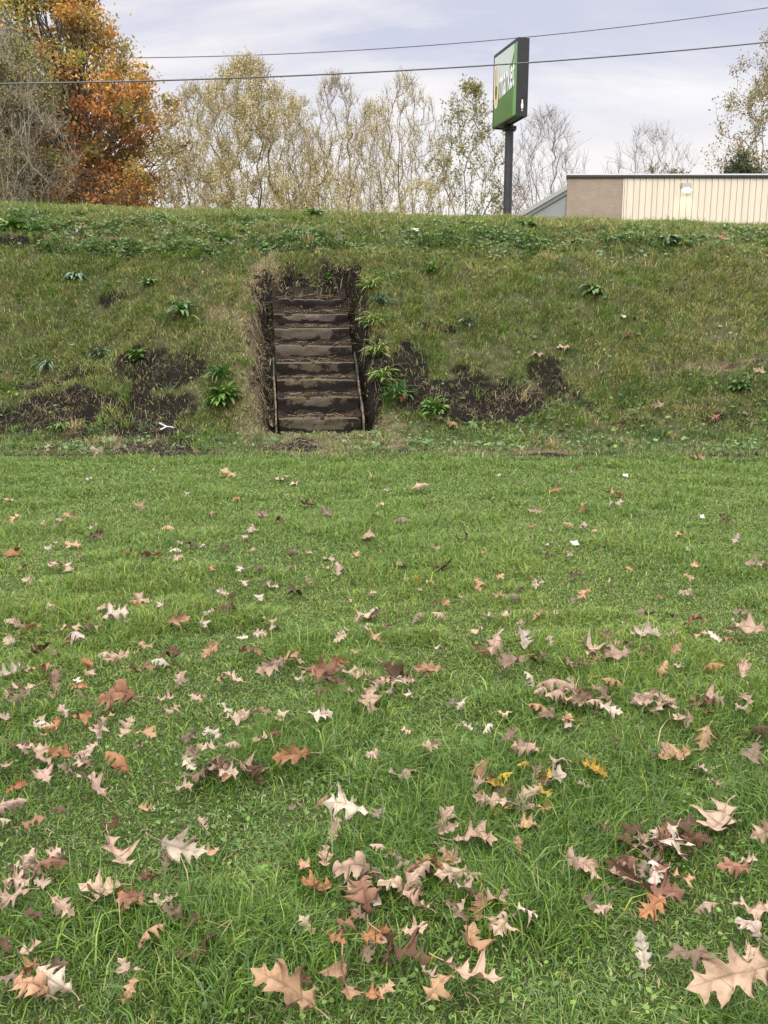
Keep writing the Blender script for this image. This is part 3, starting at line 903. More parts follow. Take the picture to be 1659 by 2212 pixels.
o = link('dug_up_root', np_mesh('dug_up_root', V, Fq), M_ROOT)
o.location = (p[0], p[1], Hs(p[0], p[1]))
tag(o, 'pale forked root sticking out of the black soil at the bank foot on the left', 'root')

# ------------------------------------------------------------------ fallen oak leaves, each lying on the grass by itself
def leaf_material():
    m, t, b = new_mat('fallen_leaf')
    oi = nd(t, 'ShaderNodeObjectInfo')
    a = nd(t, 'ShaderNodeAttribute', attribute_name='Col')
    sp = nd(t, 'ShaderNodeSeparateColor')
    t.links.new(a.outputs['Color'], sp.inputs[0])
    tcn = nd(t, 'ShaderNodeTexCoord')
    n = nd(t, 'ShaderNodeTexNoise', in_Scale=7.0, in_Detail=6.0, in_Roughness=.65)
    ad = nd(t, 'ShaderNodeVectorMath', operation='ADD')
    t.links.new(tcn.outputs['Object'], ad.inputs[0])
    cv = nd(t, 'ShaderNodeCombineXYZ')
    t.links.new(math_n(t, 'MULTIPLY', oi.outputs['Random'], 40.0), cv.inputs[0])
    t.links.new(cv.outputs[0], ad.inputs[1])
    t.links.new(ad.outputs[0], n.inputs['Vector'])
    mot = ramp(t, n.outputs[0], [(.30, (.62, .55, .50)), (.5, (1, 1, 1)), (.72, (1.14, 1.08, 1.05))])
    c = mixc(t, 1.0, oi.outputs['Color'], mot, 'MULTIPLY')
    spot = ramp(t, n.outputs[0], [(.27, 1.0), (.31, 0.0)])
    c = mixc(t, math_n(t, 'MULTIPLY', spot, .6), c, (.05, .035, .025))
    c = mixc(t, math_n(t, 'MULTIPLY', sp.outputs[0], .45), c, (.13, .07, .045))
    c = mixc(t, math_n(t, 'MULTIPLY', sp.outputs[1], .35), c, (.17, .10, .06))
    t.links.new(c, b.inputs['Base Color'])
    b.inputs['Roughness'].default_value = .75
    b.inputs['Specular IOR Level'].default_value = .2
    tr = nd(t, 'ShaderNodeBsdfTranslucent')
    t.links.new(c, tr.inputs[0])
    mxs = nd(t, 'ShaderNodeMixShader', in_0=.12)
    t.links.new(b.outputs[0], mxs.inputs[1]); t.links.new(tr.outputs[0], mxs.inputs[2])
    t.links.new(mxs.outputs[0], t.nodes['Material Output'].inputs[0])
    bn = nd(t, 'ShaderNodeBump', in_Strength=.35, in_Distance=.01)
    t.links.new(math_n(t, 'ADD', sp.outputs[0], sp.outputs[1]), bn.inputs['Height'])
    t.links.new(bn.outputs[0], b.inputs['Normal'])
    return m
M_LEAF = leaf_material()
HALF = [(0, .0), (.03, .03), (.07, .08), (.10, .15), (.13, .23), (.155, .14), (.20, .105), (.25, .125), (.30, .24), (.345, .33), (.37, .36), (.42, .475), (.425, .38), (.445, .35), (.45, .24), (.46, .15), (.50, .125),
        (.55, .20), (.60, .27), (.64, .33), (.66, .335), (.725, .43), (.71, .33), (.715, .21), (.70, .13), (.725, .105), (.775, .14), (.82, .21), (.865, .26), (.86, .17), (.88, .10), (.94, .055), (1.0, .0)]
FR = [0, .10, .35, .65, 1.0]
def leaf_mesh(seed, kx, ky, twist, wave, droop):
    r = np.random.default_rng(seed)
    V, C, F = [], [], []
    nh = len(HALF)
    for sgn in (1, -1):
        wl = r.uniform(.75, 1.12, 5)
        sh = r.uniform(-.025, .025)
        b0 = len(V)
        ts = 0.0
        for i, (hx, hy) in enumerate(HALF):
            band = min(4, int(hx * 5))
            yy = hy * wl[0 if hx < .19 else (1 if hx < .48 else (2 if hx < .72 else 3))]
            xx = hx + sh * (hy > .1) + r.normal(0, .006)
            ts = max(ts + .004, xx - .62 * yy)
            ts = min(ts, hx) if hx == 1 else ts
            mx_ = ts if i < nh - 1 else 1.0
            tip = 1.0 if i in (4, 11, 21, 28) else .0
            for f in FR:
                V.append([mx_ + (xx - mx_) * f, sgn * yy * f, 0])
                C.append([1.0 if f == 0 else (.25 if f == .10 else 0), tip * (1 if f < .9 else .6), 0])
        m = len(FR)
        for i in range(nh - 1):
            for k in range(m - 1):
                q = (b0 + i * m + k, b0 + (i + 1) * m + k, b0 + (i + 1) * m + k + 1, b0 + i * m + k + 1)
                F.append(q if sgn < 0 else q[::-1])
    V = np.array(V)
    x, y = V[:, 0] - .5, V[:, 1]
    lobewave = wave * np.sin(x * 11 + seed) * np.abs(y) + r.normal(0, .5) * wave * np.sin(y * 9 + seed * 2) * .3
    # roll across, then bend along, keeping lengths
    if abs(ky) > 1e-3:
        yy = np.sin(ky * y) / ky; zz = (1 - np.cos(ky * y)) / ky
    else:
        yy, zz = y, 0 * y
    zz = zz + lobewave + twist * x * y
    if abs(kx) > 1e-3:
        xx = np.sin(kx * x) / kx - zz * np.sin(kx * x); zz2 = (1 - np.cos(kx * x)) / kx + zz * np.cos(kx * x)
    else:
        xx, zz2 = x, zz
    tipd = droop * np.clip(np.abs(y) - .22, 0, 1) ** 1.0
    V = np.stack([xx, yy, zz2 - tipd], 1)
    V[:, 2] -= np.percentile(V[:, 2], 12)
    me = np_mesh('oak_leaf', V, np.array(F), np.array(C), smooth=True)
    stalk = V[0].copy()
    return me, stalk
VARS = [  # (kx, ky, twist, wave, droop, posture word)
    (.8, 1.1, .3, .45, .15, 'flat'), (-.9, 1.2, .7, .5, .3, 'flat'), (1.1, -1.2, -.6, .5, .3, 'flat'), (.4, .7, 1.0, .6, .4, 'flat'), (-.7, -1.3, .4, .55, .2, 'flat'),
    (1.2, 2.2, .3, .35, .0, 'cupped'), (-.9, 2.6, .6, .4, .0, 'cupped'), (1.5, 1.9, -.8, .45, .0, 'cupped'),
    (-1.9, -1.6, .4, .35, .0, 'arched'), (-2.4, -1.1, .8, .45, .1, 'arched'),
    (.6, 4.0, .6, .3, .0, 'curled'), (-.7, 4.6, 1.0, .35, .0, 'curled'), (1.1, 3.6, -1.1, .4, .0, 'curled'),
    (1.0, 1.5, 2.0, .5, .0, 'twisted'), (-1.2, 1.3, -2.1, .55, .0, 'twisted')]
LEAF = []
for i, a in enumerate(VARS):
    me, st = leaf_mesh(i * 7 + 3, *a[:5])
    me.materials.append(M_LEAF)
    LEAF.append((me, st, a[5]))
POST = {}
for i, l in enumerate(LEAF): POST.setdefault(l[2], []).append(i)
def stalk_mesh(st):
    P = [st, st + np.array([-.09, .01, .012]), st + np.array([-.17, .03, .012]), st + np.array([-.25, .06, .03])]
    V, F = tubes(P[:-1], P[1:], [.011, .010, .010], [.010, .010, .015], 5)
    me = np_mesh('stalk', V, F)
    me.materials.append(M_STALK)
    return me
M_STALK = simple_mat('leaf_stalk', (.30, .19, .12), .7)
STALKS = [stalk_mesh(l[1]) for l in LEAF]
LCOL = {'p': (.34, .245, .185), 'w': (.41, .335, .285), 't': (.33, .205, .12), 'o': (.28, .135, .065), 'r': (.21, .105, .07), 'd': (.075, .042, .025), 'g': (.16, .115, .083), 'y': (.34, .22, .035)}
LWORD = {'p': 'pale pinkish', 'w': 'whitish', 't': 'light tan', 'o': 'rusty orange', 'r': 'reddish brown', 'd': 'dark brown', 'g': 'grey brown', 'y': 'golden yellow'}
ZONES = {'A': (0, 1500), 'B': (1250, 1500), 'C': (0, 2300), 'D': (1250, 2300)}
LEAVES = {
'C': '510,15,150,r 720,10,70,p 90,20,80,g 25,95,60,p 175,105,60,p 280,70,60,t 350,90,80,o 250,135,40,o 415,155,65,t 180,190,40,t 555,160,80,p 755,80,70,p 970,55,60,w 1080,65,90,p 1010,95,80,p 1140,70,40,r 1240,90,60,w 1385,100,90,w 1600,25,120,p 820,180,80,g 915,170,80,w 1135,195,70,t 840,260,90,g 605,220,50,g 105,245,50,t 505,280,115,o 40,310,80,p 370,295,90,g 190,340,110,p 290,340,70,p 395,380,130,p 1085,310,110,p 860,345,120,g 950,300,60,d 980,345,90,w 970,380,70,t 785,395,80,p 1260,290,130,o 1610,280,50,t 80,415,75,o 45,500,120,w 10,560,60,p 145,565,100,r 265,530,30,d 490,560,100,d 640,520,40,o 875,565,50,p 1285,510,40,g 1395,470,40,r 1495,510,150,w 1445,605,90,p 1630,520,60,g 1635,670,60,p 505,690,190,p 790,690,170,w 915,690,60,t 720,735,70,g 265,710,80,g 230,765,100,r 155,690,50,w 60,820,100,t 140,810,90,g 55,900,120,p 195,835,60,r 655,800,95,r 440,860,150,t 515,905,70,o 590,935,90,r 690,920,80,p 740,895,50,t 285,960,100,p 150,985,50,d 1405,720,90,p 1315,755,40,t 1360,840,130,o 1520,800,150,p 1570,890,160,r 1615,905,110,w 1535,955,80,g 665,1055,115,t 840,1000,90,d 1325,1010,50,r 1620,1060,110,p 860,1110,170,d 30,1110,90,d 125,1135,110,w 125,1230,120,o 245,1260,150,w 140,1300,150,o 560,1225,100,p 560,1325,70,t 1225,1315,240,t 1480,1240,190,o 1620,1310,80,o 1310,1265,100,d',
'D': '740,10,90,p 790,95,70,t 850,25,100,g 905,45,60,p 670,60,90,t 290,50,50,g 520,75,50,p 450,140,60,w 540,195,70,g 640,240,60,t 600,255,90,w 610,215,50,d 75,340,110,p 1175,40,110,p 1120,30,100,p 1215,50,100,p 1280,105,90,t 1410,15,100,t 1560,20,80,t 1630,165,80,d 1590,270,110,g 1380,195,110,t 1215,240,100,p 1250,260,110,t 1150,250,60,g 1420,400,60,o 1360,320,40,w 420,330,120,r 400,400,70,o 450,480,120,p 500,420,120,d 620,440,100,p 685,510,50,o 580,490,70,g 755,310,100,p 700,360,150,w 690,385,90,d 880,330,100,y 920,355,70,y 600,320,60,y 850,390,50,p 260,550,110,p 275,610,80,p 390,640,150,p 415,610,40,o 620,575,100,t 580,680,70,t 940,600,60,d 1050,620,110,d 1100,635,70,w 1270,590,140,d 1440,540,210,p 1250,665,150,w 1640,590,80,r 860,765,140,t 1000,760,110,d 1050,790,120,r 1110,790,60,g 1190,790,120,w 1280,810,100,t 1190,860,150,r 1155,935,110,o 1500,760,110,r 1565,730,50,p 1385,930,80,p 1580,930,140,w 1560,1025,110,w 1570,1150,110,p 1110,1135,120,w 1300,1150,150,g 600,990,110,w 375,1075,165,t 505,1040,120,w 380,1240,200,p 250,1290,130,o 190,1230,60,p 80,1120,190,d 275,1360,90,p 425,1350,80,t 1480,1255,290,p 10,1300,30,o 30,830,90,r 60,740,90,w 220,740,130,o 290,810,130,p 140,815,140,r 380,880,150,r 480,900,110,r 135,915,110,r 880,910,110,g 940,970,50,r',
'A': '985,70,60,t 1200,90,50,t 1275,105,50,w 810,160,40,w 30,190,50,t 65,275,50,t 185,290,50,p 305,262,50,t 605,220,40,t 400,305,50,w 725,310,50,t 1090,315,50,w 1135,250,60,g 1320,200,80,g 1410,240,50,g 1215,275,40,d 1590,350,75,p 1640,205,40,p 60,405,80,o 315,380,60,t 230,385,50,w 415,345,60,d 350,425,40,r 835,380,50,d 880,385,35,w 965,395,40,d 760,405,45,w 1330,410,50,w 1415,435,60,o 1260,405,60,d 670,430,68,o 770,445,40,t 260,470,110,p 100,480,40,o 125,545,50,p 920,490,40,o 1120,485,50,d 1540,425,50,t 1460,490,60,p 1330,545,50,p 1165,550,70,w 1050,550,40,p 1125,610,60,w 950,605,50,p 1275,580,75,d 610,615,75,p 590,645,50,o 700,650,62,p 210,665,55,w 505,700,110,w 905,685,50,w 990,665,110,d 890,735,60,w 1580,695,95,p 1175,730,90,t 770,745,90,t 70,730,70,p 310,765,80,p 335,800,100,w 425,750,60,p 545,740,40,w 140,775,80,o 45,820,60,p 620,835,70,t 180,855,90,d 1125,790,50,t 1470,815,52,p 910,875,80,t 1080,870,80,r 1255,900,95,t 1170,945,110,p 995,980,85,p 1295,980,60,p 1410,960,130,r 510,900,90,p 615,945,85,r 735,890,90,d 395,965,35,t 60,960,110,w 125,945,50,r 240,1000,100,g 80,1040,130,w 340,990,40,w 790,990,80,w 1480,925,70,o',
'B': '845,40,30,t 155,135,60,r 750,105,30,w 740,150,40,o 995,155,100,t 1000,205,60,t 865,225,45,t 1460,275,55,d 75,280,60,g 635,295,35,r 860,305,40,p 1275,335,42,t 340,350,60,d 710,378,45,t 1520,360,40,w 125,405,40,t 200,395,70,p 425,425,35,o 650,243,50,w 705,430,40,d 240,475,110,d 60,475,60,g 1620,470,90,p 1345,475,50,t 825,520,60,d 150,545,50,y 410,560,65,t 500,525,45,t 665,555,45,p 860,600,60,t 560,615,50,g 1300,600,55,t 215,640,30,d 150,695,60,g 20,750,60,d 665,695,50,o 740,695,40,t 590,730,40,w 1245,700,40,d 1535,675,60,g 1340,740,90,r 1120,785,110,w 595,805,120,w 400,775,60,p 1560,765,130,t 1425,800,60,w 1355,800,60,t 230,860,45,w 715,830,45,p 475,840,110,r 405,855,80,r 910,840,140,p 895,885,80,w 990,890,120,p 850,930,60,d 790,925,70,g 1050,835,60,d 1120,850,60,g 1250,865,70,t 1270,940,30,w 545,910,110,g 1420,945,70,o 1540,960,100,p 185,955,90,o 60,970,140,d 625,1005,60,w 740,1020,130,p 60,1035,110,w 985,1010,90,t'}
FAR = '870,860,44,o 978,925,40,t 1420,885,30,t 1505,995,30,t 1160,770,24,p 1358,728,44,r 1225,524,24,o 105,970,40,t 175,500,30,o 1545,905,34,r 1215,757,24,p 945,906,22,t 711,932,30,o 745,893,26,o 1560,520,34,t 205,985,30,t 590,925,24,t 1640,808,26,t'
def row_name(v):
    for lim, w in ((985, 'on the bank'), (1120, 'at the bank foot'), (1260, 'on the far lawn'), (1420, 'halfway across the lawn'), (1560, 'on the middle lawn'),
                   (1720, 'on the nearer lawn'), (1880, 'in the foreground'), (2040, 'low in the foreground'), (9999, 'at the bottom edge')):
        if v < lim: return w
def col_name(u):
    for lim, w in ((150, 'at the left edge'), (400, 'at left'), (600, 'left of centre'), (790, 'below the steps'), (960, 'at centre'), (1160, 'below the sign pole'),
                   (1380, 'below the brick wall'), (1540, 'below the wall lamp'), (9999, 'at the right edge')):
        if u < lim: return w
items = []
for z, txt in LEAVES.items():
    for s in txt.split():
        a, b_, w_, c_ = s.split(',')
        items.append(((ZONES[z][0] + float(a) / 1.3272) * .6636, (ZONES[z][1] + float(b_) / 1.3272) * .6636, float(w_) * .5, c_))
for s in FAR.split():
    a, b_, w_, c_ = s.split(',')
    items.append((float(a), float(b_), float(w_), c_))
XR = np.random.default_rng(77)
for cu, cv, su, sv, cn, wp, cols in ((900, 1930, 70, 25, 14, 46, 'prrgpd'), (1430, 1850, 60, 18, 10, 44, 'drdpwg'), (1120, 1740, 60, 25, 9, 40, 'prdgy'), (200, 1660, 60, 20, 7, 40, 'pgpo'), (480, 1690, 50, 15, 6, 38, 'pgdw'),
                                   (850, 1490, 60, 14, 9, 32, 'drgop'), (1240, 1530, 60, 18, 8, 34, 'pgtr'), (1430, 1545, 60, 14, 7, 36, 'pwgr'), (1280, 1440, 50, 12, 6, 30, 'dptr'), (60, 1900, 50, 30, 6, 42, 'rpgo'),
                                   (760, 2080, 60, 30, 6, 50, 'drgo'), (1350, 1920, 60, 20, 6, 42, 'rpdg'), (90, 2150, 40, 20, 3, 50, 'rgo'), (1000, 2010, 60, 25, 5, 42, 'pgr'), (300, 1980, 50, 20, 4, 40, 'rdg'), (700, 1480, 50, 12, 4, 30, 'rdp')):
    for _ in range(cn):
        items.append((cu + XR.normal(0, su), cv + XR.normal(0, sv), wp * XR.uniform(.6, 1.3), cols[int(XR.integers(len(cols)))]))
for _ in range(130):      # small far ones and fragments
    fv = XR.uniform(1000, 1650); items.append((XR.uniform(0, 1659), fv, XR.uniform(.35, .8) * (fv - 720) * .06, 'ptgdrwo'[int(XR.integers(7))]))
items = [q for q in items if -20 < q[0] < 1680 and q[1] < 2200]
LR = np.random.default_rng(5)
recs = []
for (u, v, wpx, c_) in items:
    p = ground_hit(u, v + wpx * .12)
    size = wpx / px_scale(p)
    post = LR.choice(['flat', 'cupped', 'arched', 'curled', 'twisted'], p=[.28, .24, .20, .14, .14])
    if wpx > 70: post = LR.choice(['flat', 'cupped', 'arched', 'twisted'], p=[.40, .26, .20, .14])
    if c_ == 'w' and 45 < wpx < 62: post = LR.choice(['curled', 'arched'])
    if c_ == 'o' and LR.random() < .4: c_ = 't'
    if c_ in 'rt' and LR.random() < .3: c_ = 'p'
    if c_ == 'w' and LR.random() < .35: c_ = 'p'
    recs.append([u, v, p, float(np.clip(size * 1.36, .055, .195)), c_, post, wpx])
groups = {}
_cut = sorted((r[6] for r in recs), reverse=True)[299]
for r in recs:
    if r[6] < _cut: r.append(''); continue
    groups.setdefault((LWORD[r[4]], r[5], row_name(r[1]), col_name(r[0])), []).append(r)
for key, rs in groups.items():
    rs.sort(key=lambda r: -r[1])
    for k, r in enumerate(rs):
        lab = f'{key[0]} {key[1]} oak leaf {key[2]} {key[3]}'
        if len(rs) == 2: lab += (', the nearer one', ', the farther one')[k]
        elif len(rs) > 2: lab += (', nearest', ', second nearest', ', third nearest', ', fourth nearest')[min(3, k)]
        r.append(lab)
REST = []
big = sorted(recs, key=lambda r: -r[6])[:300]
cut = big[-1][6]
for u, v, p, size, c_, post, wpx, lab in recs:
    k = int(LR.choice(POST[post]))
    me, st, _ = LEAF[k]
    onbank = p[1] > 10.3
    tiltx = (LR.uniform(-.25, .30) if LR.random() < .72 else LR.uniform(.3, 1.0)) + (.35 if onbank else 0)
    yaw = LR.uniform(0, 6.283)
    if LR.random() < .55: yaw = LR.choice([0, math.pi]) + LR.normal(0, .5)
    R = Matrix.Rotation(tiltx, 4, 'X') @ Matrix.Rotation(LR.normal(0, .35), 4, 'Y') @ Matrix.Rotation(yaw, 4, 'Z')
    scl = (size, size * LR.uniform(.72, .98), size)
    loc = (p[0], p[1], Hs(p[0], p[1]) + (.022 + LR.uniform(0, .02) + (.016 if p[1] < 4 else 0)) + size * .5 * math.sin(abs(tiltx)) * .45)
    jc = np.array(LCOL[c_]) * LR.uniform(.78, 1.18) * LR.uniform(.95, 1.05, 3)
    if wpx < cut:
        REST.append((k, Matrix.Translation(loc) @ R @ Matrix.Diagonal((*scl, 1)), jc)); continue
    o = link('oak_leaf', me)
    o.scale = scl
    o.rotation_euler = R.to_euler()
    o.location = loc
    o.color = (*jc, 1)
    tag(o, lab, 'fallen leaf', 'fallen oak leaves')
    if wpx > 28:
        s_ = link('stalk', STALKS[k], None, o)
# the smallest and farthest ones together
Vs, Fs, Cs, off = [], [], [], 0
for k, Mx, jc in REST:
    me = LEAF[k][0]
    co = np.array([v.co[:] for v in me.vertices]); Mn = np.array(Mx)
    Vs.append(co @ Mn[:3, :3].T + Mn[:3, 3]); Fs.append(np.array([q.vertices[:] for q in me.polygons]) + off); off += len(co)
    Cs.append(np.repeat(jc[None], len(co), 0))
tag(link('scattered_leaves', np_mesh('scattered_leaves', np.concatenate(Vs), np.concatenate(Fs), np.concatenate(Cs), smooth=True), foliage_mat('small_fallen_leaf', .12, .6, .3)),
    'tiny fallen leaves and leaf scraps scattered over the far lawn', 'fallen leaves', kind='stuff')

# ------------------------------------------------------------------ overhead wires
M_WIRE = simple_mat('wire_sheath', (.10, .10, .11), .55)
def wire(name, pts, r, label):
    """a sagging cable through three points on a vertical plane"""
    P = [np.array(p) for p in pts]
    a, m_, e_ = P
    d = e_[:2] - a[:2]; L = np.linalg.norm(d); d /= L
    s = np.array([0, (m_[:2] - a[:2]) @ d, L])
    cf = np.polyfit(s, [a[2], m_[2], e_[2]], 2)
    q = np.linspace(-.6, 1.6, 90) * L
    X = np.stack([a[0] + d[0] * q, a[1] + d[1] * q, np.polyval(cf, q)], 1)
    V, F = tubes(X[:-1], X[1:], np.full(89, r), np.full(89, r), 6)
    return tag(link(name, np_mesh(name, V, F, smooth=True), M_WIRE), label, 'wire')
wire('utility_wire', [at(0, 181, 24), at(690, 163, 25.6), at(1659, 91, 28)], .020, 'lower thicker overhead wire passing in front of the orange tree and the sign')
wire('utility_wire', [at(318, 124.5, 64), at(900, 100, 64), at(1659, 16.5, 64)], .030, 'upper thinner overhead wire passing behind the sign')

# ------------------------------------------------------------------ roadside sign on a pole
A_ = at(1119.5, 80, 30.0); B_ = at(1067.0, 123, 31.9)
fd = B_[:2] - A_[:2]; SW = float(np.linalg.norm(fd)); fd = fd / SW           # along the face, away from us
td = np.array([-fd[1], fd[0]])                                             # outward normal of the green face is -x-ish
if td[0] > 0: td = -td
SZ1 = float(A_[2]); SZ0 = float(at(1115.5, 250, 30.0)[2]); SH = SZ1 - SZ0
ST = .385
sign = empty('roadside_sign', (A_[0], A_[1], Hs(A_[0], A_[1])))
tag(sign, 'tall green market sign box with black edges on a dark steel pole', 'sign')
# local frame: x along the face from near edge to far edge, y from green face to back, z up
ang = math.atan2(fd[1], fd[0])
sx_ = 1
M_BLACK = simple_mat('black_enamel', (.018, .018, .021), .45, 3, .3)
M_POLE = simple_mat('dark_steel', (.028, .027, .034), .5, 5, .25)
M_UNDER = simple_mat('cabinet_underside', (.25, .24, .24), .6, 4, .2)
def face_mat():
    m, t, b = new_mat('sign_face')
    tcn = nd(t, 'ShaderNodeTexCoord')
    n = nd(t, 'ShaderNodeTexNoise', in_Scale=1.6, in_Detail=4.0)
    t.links.new(tcn.outputs['Object'], n.inputs['Vector'])
    t.links.new(ramp(t, n.outputs[0], [(.3, (.055, .135, .020)), (.7, (.078, .175, .028))]), b.inputs['Base Color'])
    b.inputs['Roughness'].default_value = .25
    return m
M_FACE = face_mat()
M_FEDGE = simple_mat('face_edge_green', (.13, .30, .10), .35)
M_FPALE = simple_mat('face_pale_field', (.50, .56, .53), .25, 1.5, .08)
M_LWHITE = simple_mat('letter_white', (.80, .80, .82), .3)
M_LGOLD = simple_mat('letter_gold', (.72, .45, .08), .35)
def S(a, c, h):
    """sign coordinates -> world : a along the face, c depth behind the green face, h above the box bottom"""
    return Vector((A_[0] + fd[0] * a - td[0] * c, A_[1] + fd[1] * a - td[1] * c, SZ0 + h)) - sign.location
def sbox(bm, a0, a1, c0, c1, h0, h1):
    vs = [bm.verts.new(S(a, c, h)) for a in (a0, a1) for c in (c0, c1) for h in (h0, h1)]
    for f in ((0, 1, 3, 2), (4, 6, 7, 5), (0, 4, 5, 1), (2, 3, 7, 6), (0, 2, 6, 4), (1, 5, 7, 3)):
        bm.faces.new([vs[i] for i in f])
    bmesh.ops.recalc_face_normals(bm, faces=bm.faces)
bm = bmesh.new(); sbox(bm, .02, SW - .02, .03, ST - .03, .03, SH - .02)
cab = bm_obj('cabinet', bm, M_UNDER, sign)
bm = bmesh.new(); sbox(bm, -.01, .05, .005, ST, 0, SH); sbox(bm, SW - .05, SW + .01, .005, ST, 0, SH)
sbox(bm, .052, SW - .052, .0, ST, SH - .09, SH + .005)
sbox(bm, .052, SW - .052, .0, .07, -.0, .055); sbox(bm, .052, SW - .052, ST - .07, ST, -.0, .055)
bm_obj('black_frame', bm, M_BLACK, sign)
def poly_face(name, pts, c, mat, parent, th=.004):
    """flat shape on the sign face from (a, h) points, given a little thickness"""
    bm = bmesh.new()
    f = bm.faces.new([bm.verts.new(S(a, c, h)) for a, h in pts])
    bmesh.ops.triangulate(bm, faces=[f])
    g = bmesh.ops.extrude_face_region(bm, geom=bm.faces[:])
    off = Vector((td[0], td[1], 0)) * th
    bmesh.ops.translate(bm, verts=[e for e in g['geom'] if isinstance(e, bmesh.types.BMVert)], vec=off)
    bmesh.ops.recalc_face_normals(bm, faces=bm.faces)
    return bm_obj(name, bm, mat, parent)
def fz(zx, zy):
    """face coordinates under a point of the close-up of the sign"""
    u, v = (1550 + zx / 5.98) * .6636, (80 + zy / 5.98) * .6636
    d = ray(u, v); p0 = np.array([0, 0, CAMH])
    n_ = np.array([td[0], td[1], 0])
    tt = ((np.array([A_[0], A_[1], 0]) - p0) @ n_) / (d @ n_)
    p = p0 + tt * d
    return float((p[:2] - A_[:2]) @ fd), float(p[2] - SZ0)
panel = poly_face('face_panel', [(.055, .058), (SW - .055, .058), (SW - .055, SH - .095), (.055, SH - .095)], .012, M_FACE, sign)
poly_face('edge_strip', [(.055, .06), (.30, .06), (.28, SH - .1), (.055, SH - .1)], .006, M_FEDGE, panel, .004)
a1, h1 = fz(800, 320)
pale = [(a1, SH - .1)] + [fz(*q) for q in ((745, 520), (690, 740), (640, 850), (560, 960), (500, 1060), (440, 1150))] 
pale = [(max(.30, a), h) for a, h in pale] + [(SW - .08, fz(360, 1250)[1]), (SW - .08, SH - .1)]
poly_face('pale_field', pale, .0065, M_FPALE, panel, .004)
# lettering laid along a rising line
b0 = fz(455, 1460); b1 = fz(740, 1190)
if not (b0[0] < SW): b0 = (SW * .80, b0[1])
bl = Vector((b1[0] - b0[0], b1[1] - b0[1])); blen = bl.length
def text_mesh(body):
    cu = bpy.data.curves.new('lettering', 'FONT'); cu.body = body; cu.size = 1; cu.extrude = 0
    cu.offset = .022
    ob = bpy.data.objects.new('lettering_tmp', cu); COL.objects.link(ob)
    bpy.context.view_layer.update()
    me = bpy.data.meshes.new_from_object(ob.evaluated_get(bpy.context.evaluated_depsgraph_get()))
    bpy.data.objects.remove(ob); bpy.data.curves.remove(cu)
    return me
def put_text(name, body, p0, p1, height, c, mat, parent):
    me = text_mesh(body)
    co = np.array([v.co[:] for v in me.vertices])
    lo, hi = co.min(0), co.max(0)
    for v in me.vertices:
        r_ = (v.co.x - lo[0]) / (hi[0] - lo[0]); q = (v.co.y - lo[1]) / (hi[1] - lo[1]) * height
        v.co = S(p0[0] + (p1[0] - p0[0]) * r_, c, p0[1] + (p1[1] - p0[1]) * r_ + q)
    return link(name, me, mat, parent)
put_text('lettering', 'market', b0, b1, .98, -.006, M_LWHITE, panel)
ub = fz(385, 1610)
ua = min(ub[0], SW - .27)
put_text('letter_u', 'U', (ua + .19, ub[1] - .05), (ua - .20, ub[1] - .05), 1.34, -.004, M_LWHITE, panel)
put_text('gold_letter', 'U', (ua + .13, ub[1] + .02), (ua - .14, ub[1] + .02), 1.2, -.009, M_LGOLD, panel)
# maker's plate on the near black end
bm = bmesh.new()
pc = .5 * ST
pts = [(-.045, .05), (-.03, 0), (.03, 0), (.045, .05), (.05, .12), (.028, .17), (.026, .27), (-.026, .27), (-.028, .17), (-.05, .12)]
f = bm.faces.new([bm.verts.new(S(-.014, pc + a * .8, .22 + h)) for a, h in pts])
g = bmesh.ops.extrude_face_region(bm, geom=[f])
bmesh.ops.translate(bm, verts=[e for e in g['geom'] if isinstance(e, bmesh.types.BMVert)], vec=Vector((-fd[0] * .006, -fd[1] * .006, 0)))
r = bmesh.ops.create_circle(bm, cap_ends=True, radius=.02, segments=12)
for v in r['verts']: v.co = S(-.018, pc + v.co.x, .17 + v.co.y)
bmesh.ops.recalc_face_normals(bm, faces=bm.faces)
bm_obj('white_plate', bm, M_LWHITE, sign)
# pole under the middle of the box
pp = at(1100, 300, 31.4); 
PXY = (pp[0], pp[1])
bm = bmesh.new()
r = bmesh.ops.create_cone(bm, cap_ends=True, segments=20, radius1=.145, radius2=.14, depth=1)
zb = Hs(*PXY) - .2
for v in r['verts']:
    v.co = Vector((v.co.x + PXY[0], v.co.y + PXY[1], zb + (v.co.z + .5) * (SZ0 + .03 - zb))) - sign.location
for a in range(2):
    r = bmesh.ops.create_cube(bm, size=1)
    for v in r['verts']:
        v.co = Vector((v.co.x * .42 + PXY[0], v.co.y * .36 + PXY[1], SZ0 - .12 + .06 * a + v.co.z * .05)) - sign.location
bm_obj('pole', bm, M_POLE, sign)

